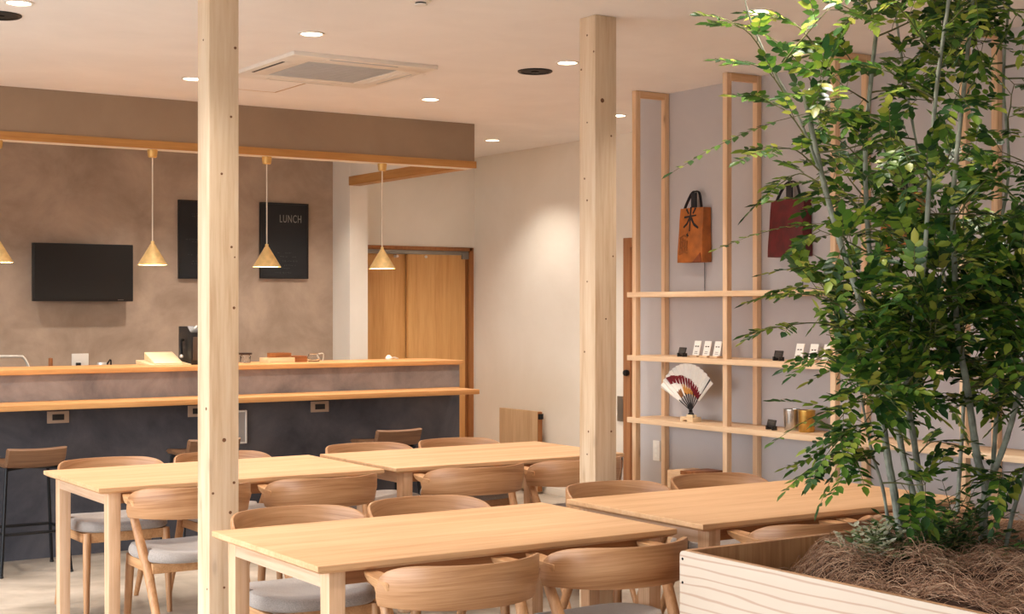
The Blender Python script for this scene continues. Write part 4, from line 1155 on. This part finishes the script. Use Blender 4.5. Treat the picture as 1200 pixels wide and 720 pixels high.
# low planting at the foot of the stems
def low_plant(name, base, mat, n, L, sp, label, cat, seed, leafL=0.04):
    rnd = random.Random(seed)
    base = Vector(base); base.z = mound(base.x, base.y) - 0.005
    t = thing(name, label, cat, base)
    bl, bt = BM(), BM()
    for i in range(n):
        az = rnd.uniform(0, 2 * PI); el = rnd.uniform(0.35, 1.3)
        d = Vector((math.cos(az) * math.cos(el), math.sin(az) * math.cos(el), math.sin(el)))
        p0 = Vector((rnd.uniform(-sp, sp), rnd.uniform(-sp, sp), 0)) * 0.5
        LL = L * rnd.uniform(0.6, 1.1)
        pts = [p0 + d * LL * k - UP * 0.25 * LL * k * k for k in (0, 0.35, 0.7, 1.0)]
        tube(bt, pts, [0.002, 0.0017, 0.0013, 0.0008], 5, cap=False)
        for k in range(1, 7):
            f = k / 6; q = p0 + d * LL * f - UP * 0.25 * LL * f * f
            s = d.cross(UP).normalized()
            for sg in (-1, 1):
                leaflet(bl, q, s * sg + d * 0.5 + UP * rnd.uniform(-0.2, 0.3), UP, leafL * rnd.uniform(0.7, 1.1), leafL * 0.26)
    obj('foliage', bl, mat, t, angle=180); obj('stalks', bt, M['twig'], t, angle=180)
low_plant('leafy_shrub', at(1100, 640, 4.62), M['leaf_low'], 60, 0.33, 0.18, 'low green bush at the foot of the stems in the plant box', 'shrub', 5)
low_plant('fern_clump', at(1062, 650, 4.45), M['leaf_low'], 18, 0.13, 0.08, 'small ferny tuft in front of the stems on the coconut fibre', 'fern', 6, 0.03)
low_plant('variegated_ivy', at(1018, 648, 4.50), M['leaf_var'], 26, 0.17, 0.08, 'cream and green ivy at the left foot of the stems', 'ivy', 8, 0.036)

# ------------------------------------------------------------------ daylight
def portal(loc, rot, sx, sy):
    l = bpy.data.lights.new('window_portal', 'AREA'); l.shape = 'RECTANGLE'; l.size = sx; l.size_y = sy
    l.cycles.is_portal = True
    o = bpy.data.objects.new('window_portal', l); COL.objects.link(o); o.location = loc; o.rotation_euler = rot
portal((XL - 0.02, (WY0 + WY1) / 2, (WZ0 + WZ1) / 2), (PI / 2, 0, -PI / 2), WY1 - WY0, WZ1 - WZ0)
portal(((NX0 + NX1) / 2, YN - 0.02, (WZ0 + WZ1) / 2), (PI / 2, 0, 0), NX1 - NX0, WZ1 - WZ0)
w = bpy.data.worlds.new('sky'); SC.world = w; w.use_nodes = True
nt = w.node_tree
bg = nt.nodes['Background']
tc = N(nt, 'ShaderNodeTexCoord'); sp = N(nt, 'ShaderNodeSeparateXYZ')
nt.links.new(tc.outputs['Generated'], sp.inputs[0])
r = ramp(nt, [(0.0, (0.20, 0.20, 0.20, 1)), (0.48, (0.30, 0.30, 0.30, 1)), (0.53, (0.90, 0.96, 1.0, 1)), (1.0, (0.74, 0.88, 1.0, 1))])
mp = N(nt, 'ShaderNodeMapRange'); mp.inputs['From Min'].default_value = -1; mp.inputs['From Max'].default_value = 1
nt.links.new(sp.outputs['Z'], mp.inputs['Value']); nt.links.new(mp.outputs[0], r.inputs[0])
nt.links.new(r.outputs[0], bg.inputs['Color'])
bg.inputs['Strength'].default_value = 5.7

# ------------------------------------------------------------------ view
SC.view_settings.view_transform = 'Standard'; SC.view_settings.look = 'None'
SC.view_settings.gamma = 1.0; SC.view_settings.use_curve_mapping = False
SC.view_settings.exposure = 0.57
SC.cycles.use_denoising = True
SC.cycles.max_bounces = 8; SC.cycles.diffuse_bounces = 5; SC.cycles.glossy_bounces = 3
SC.cycles.transparent_max_bounces = 4; SC.cycles.sample_clamp_indirect = 6.0
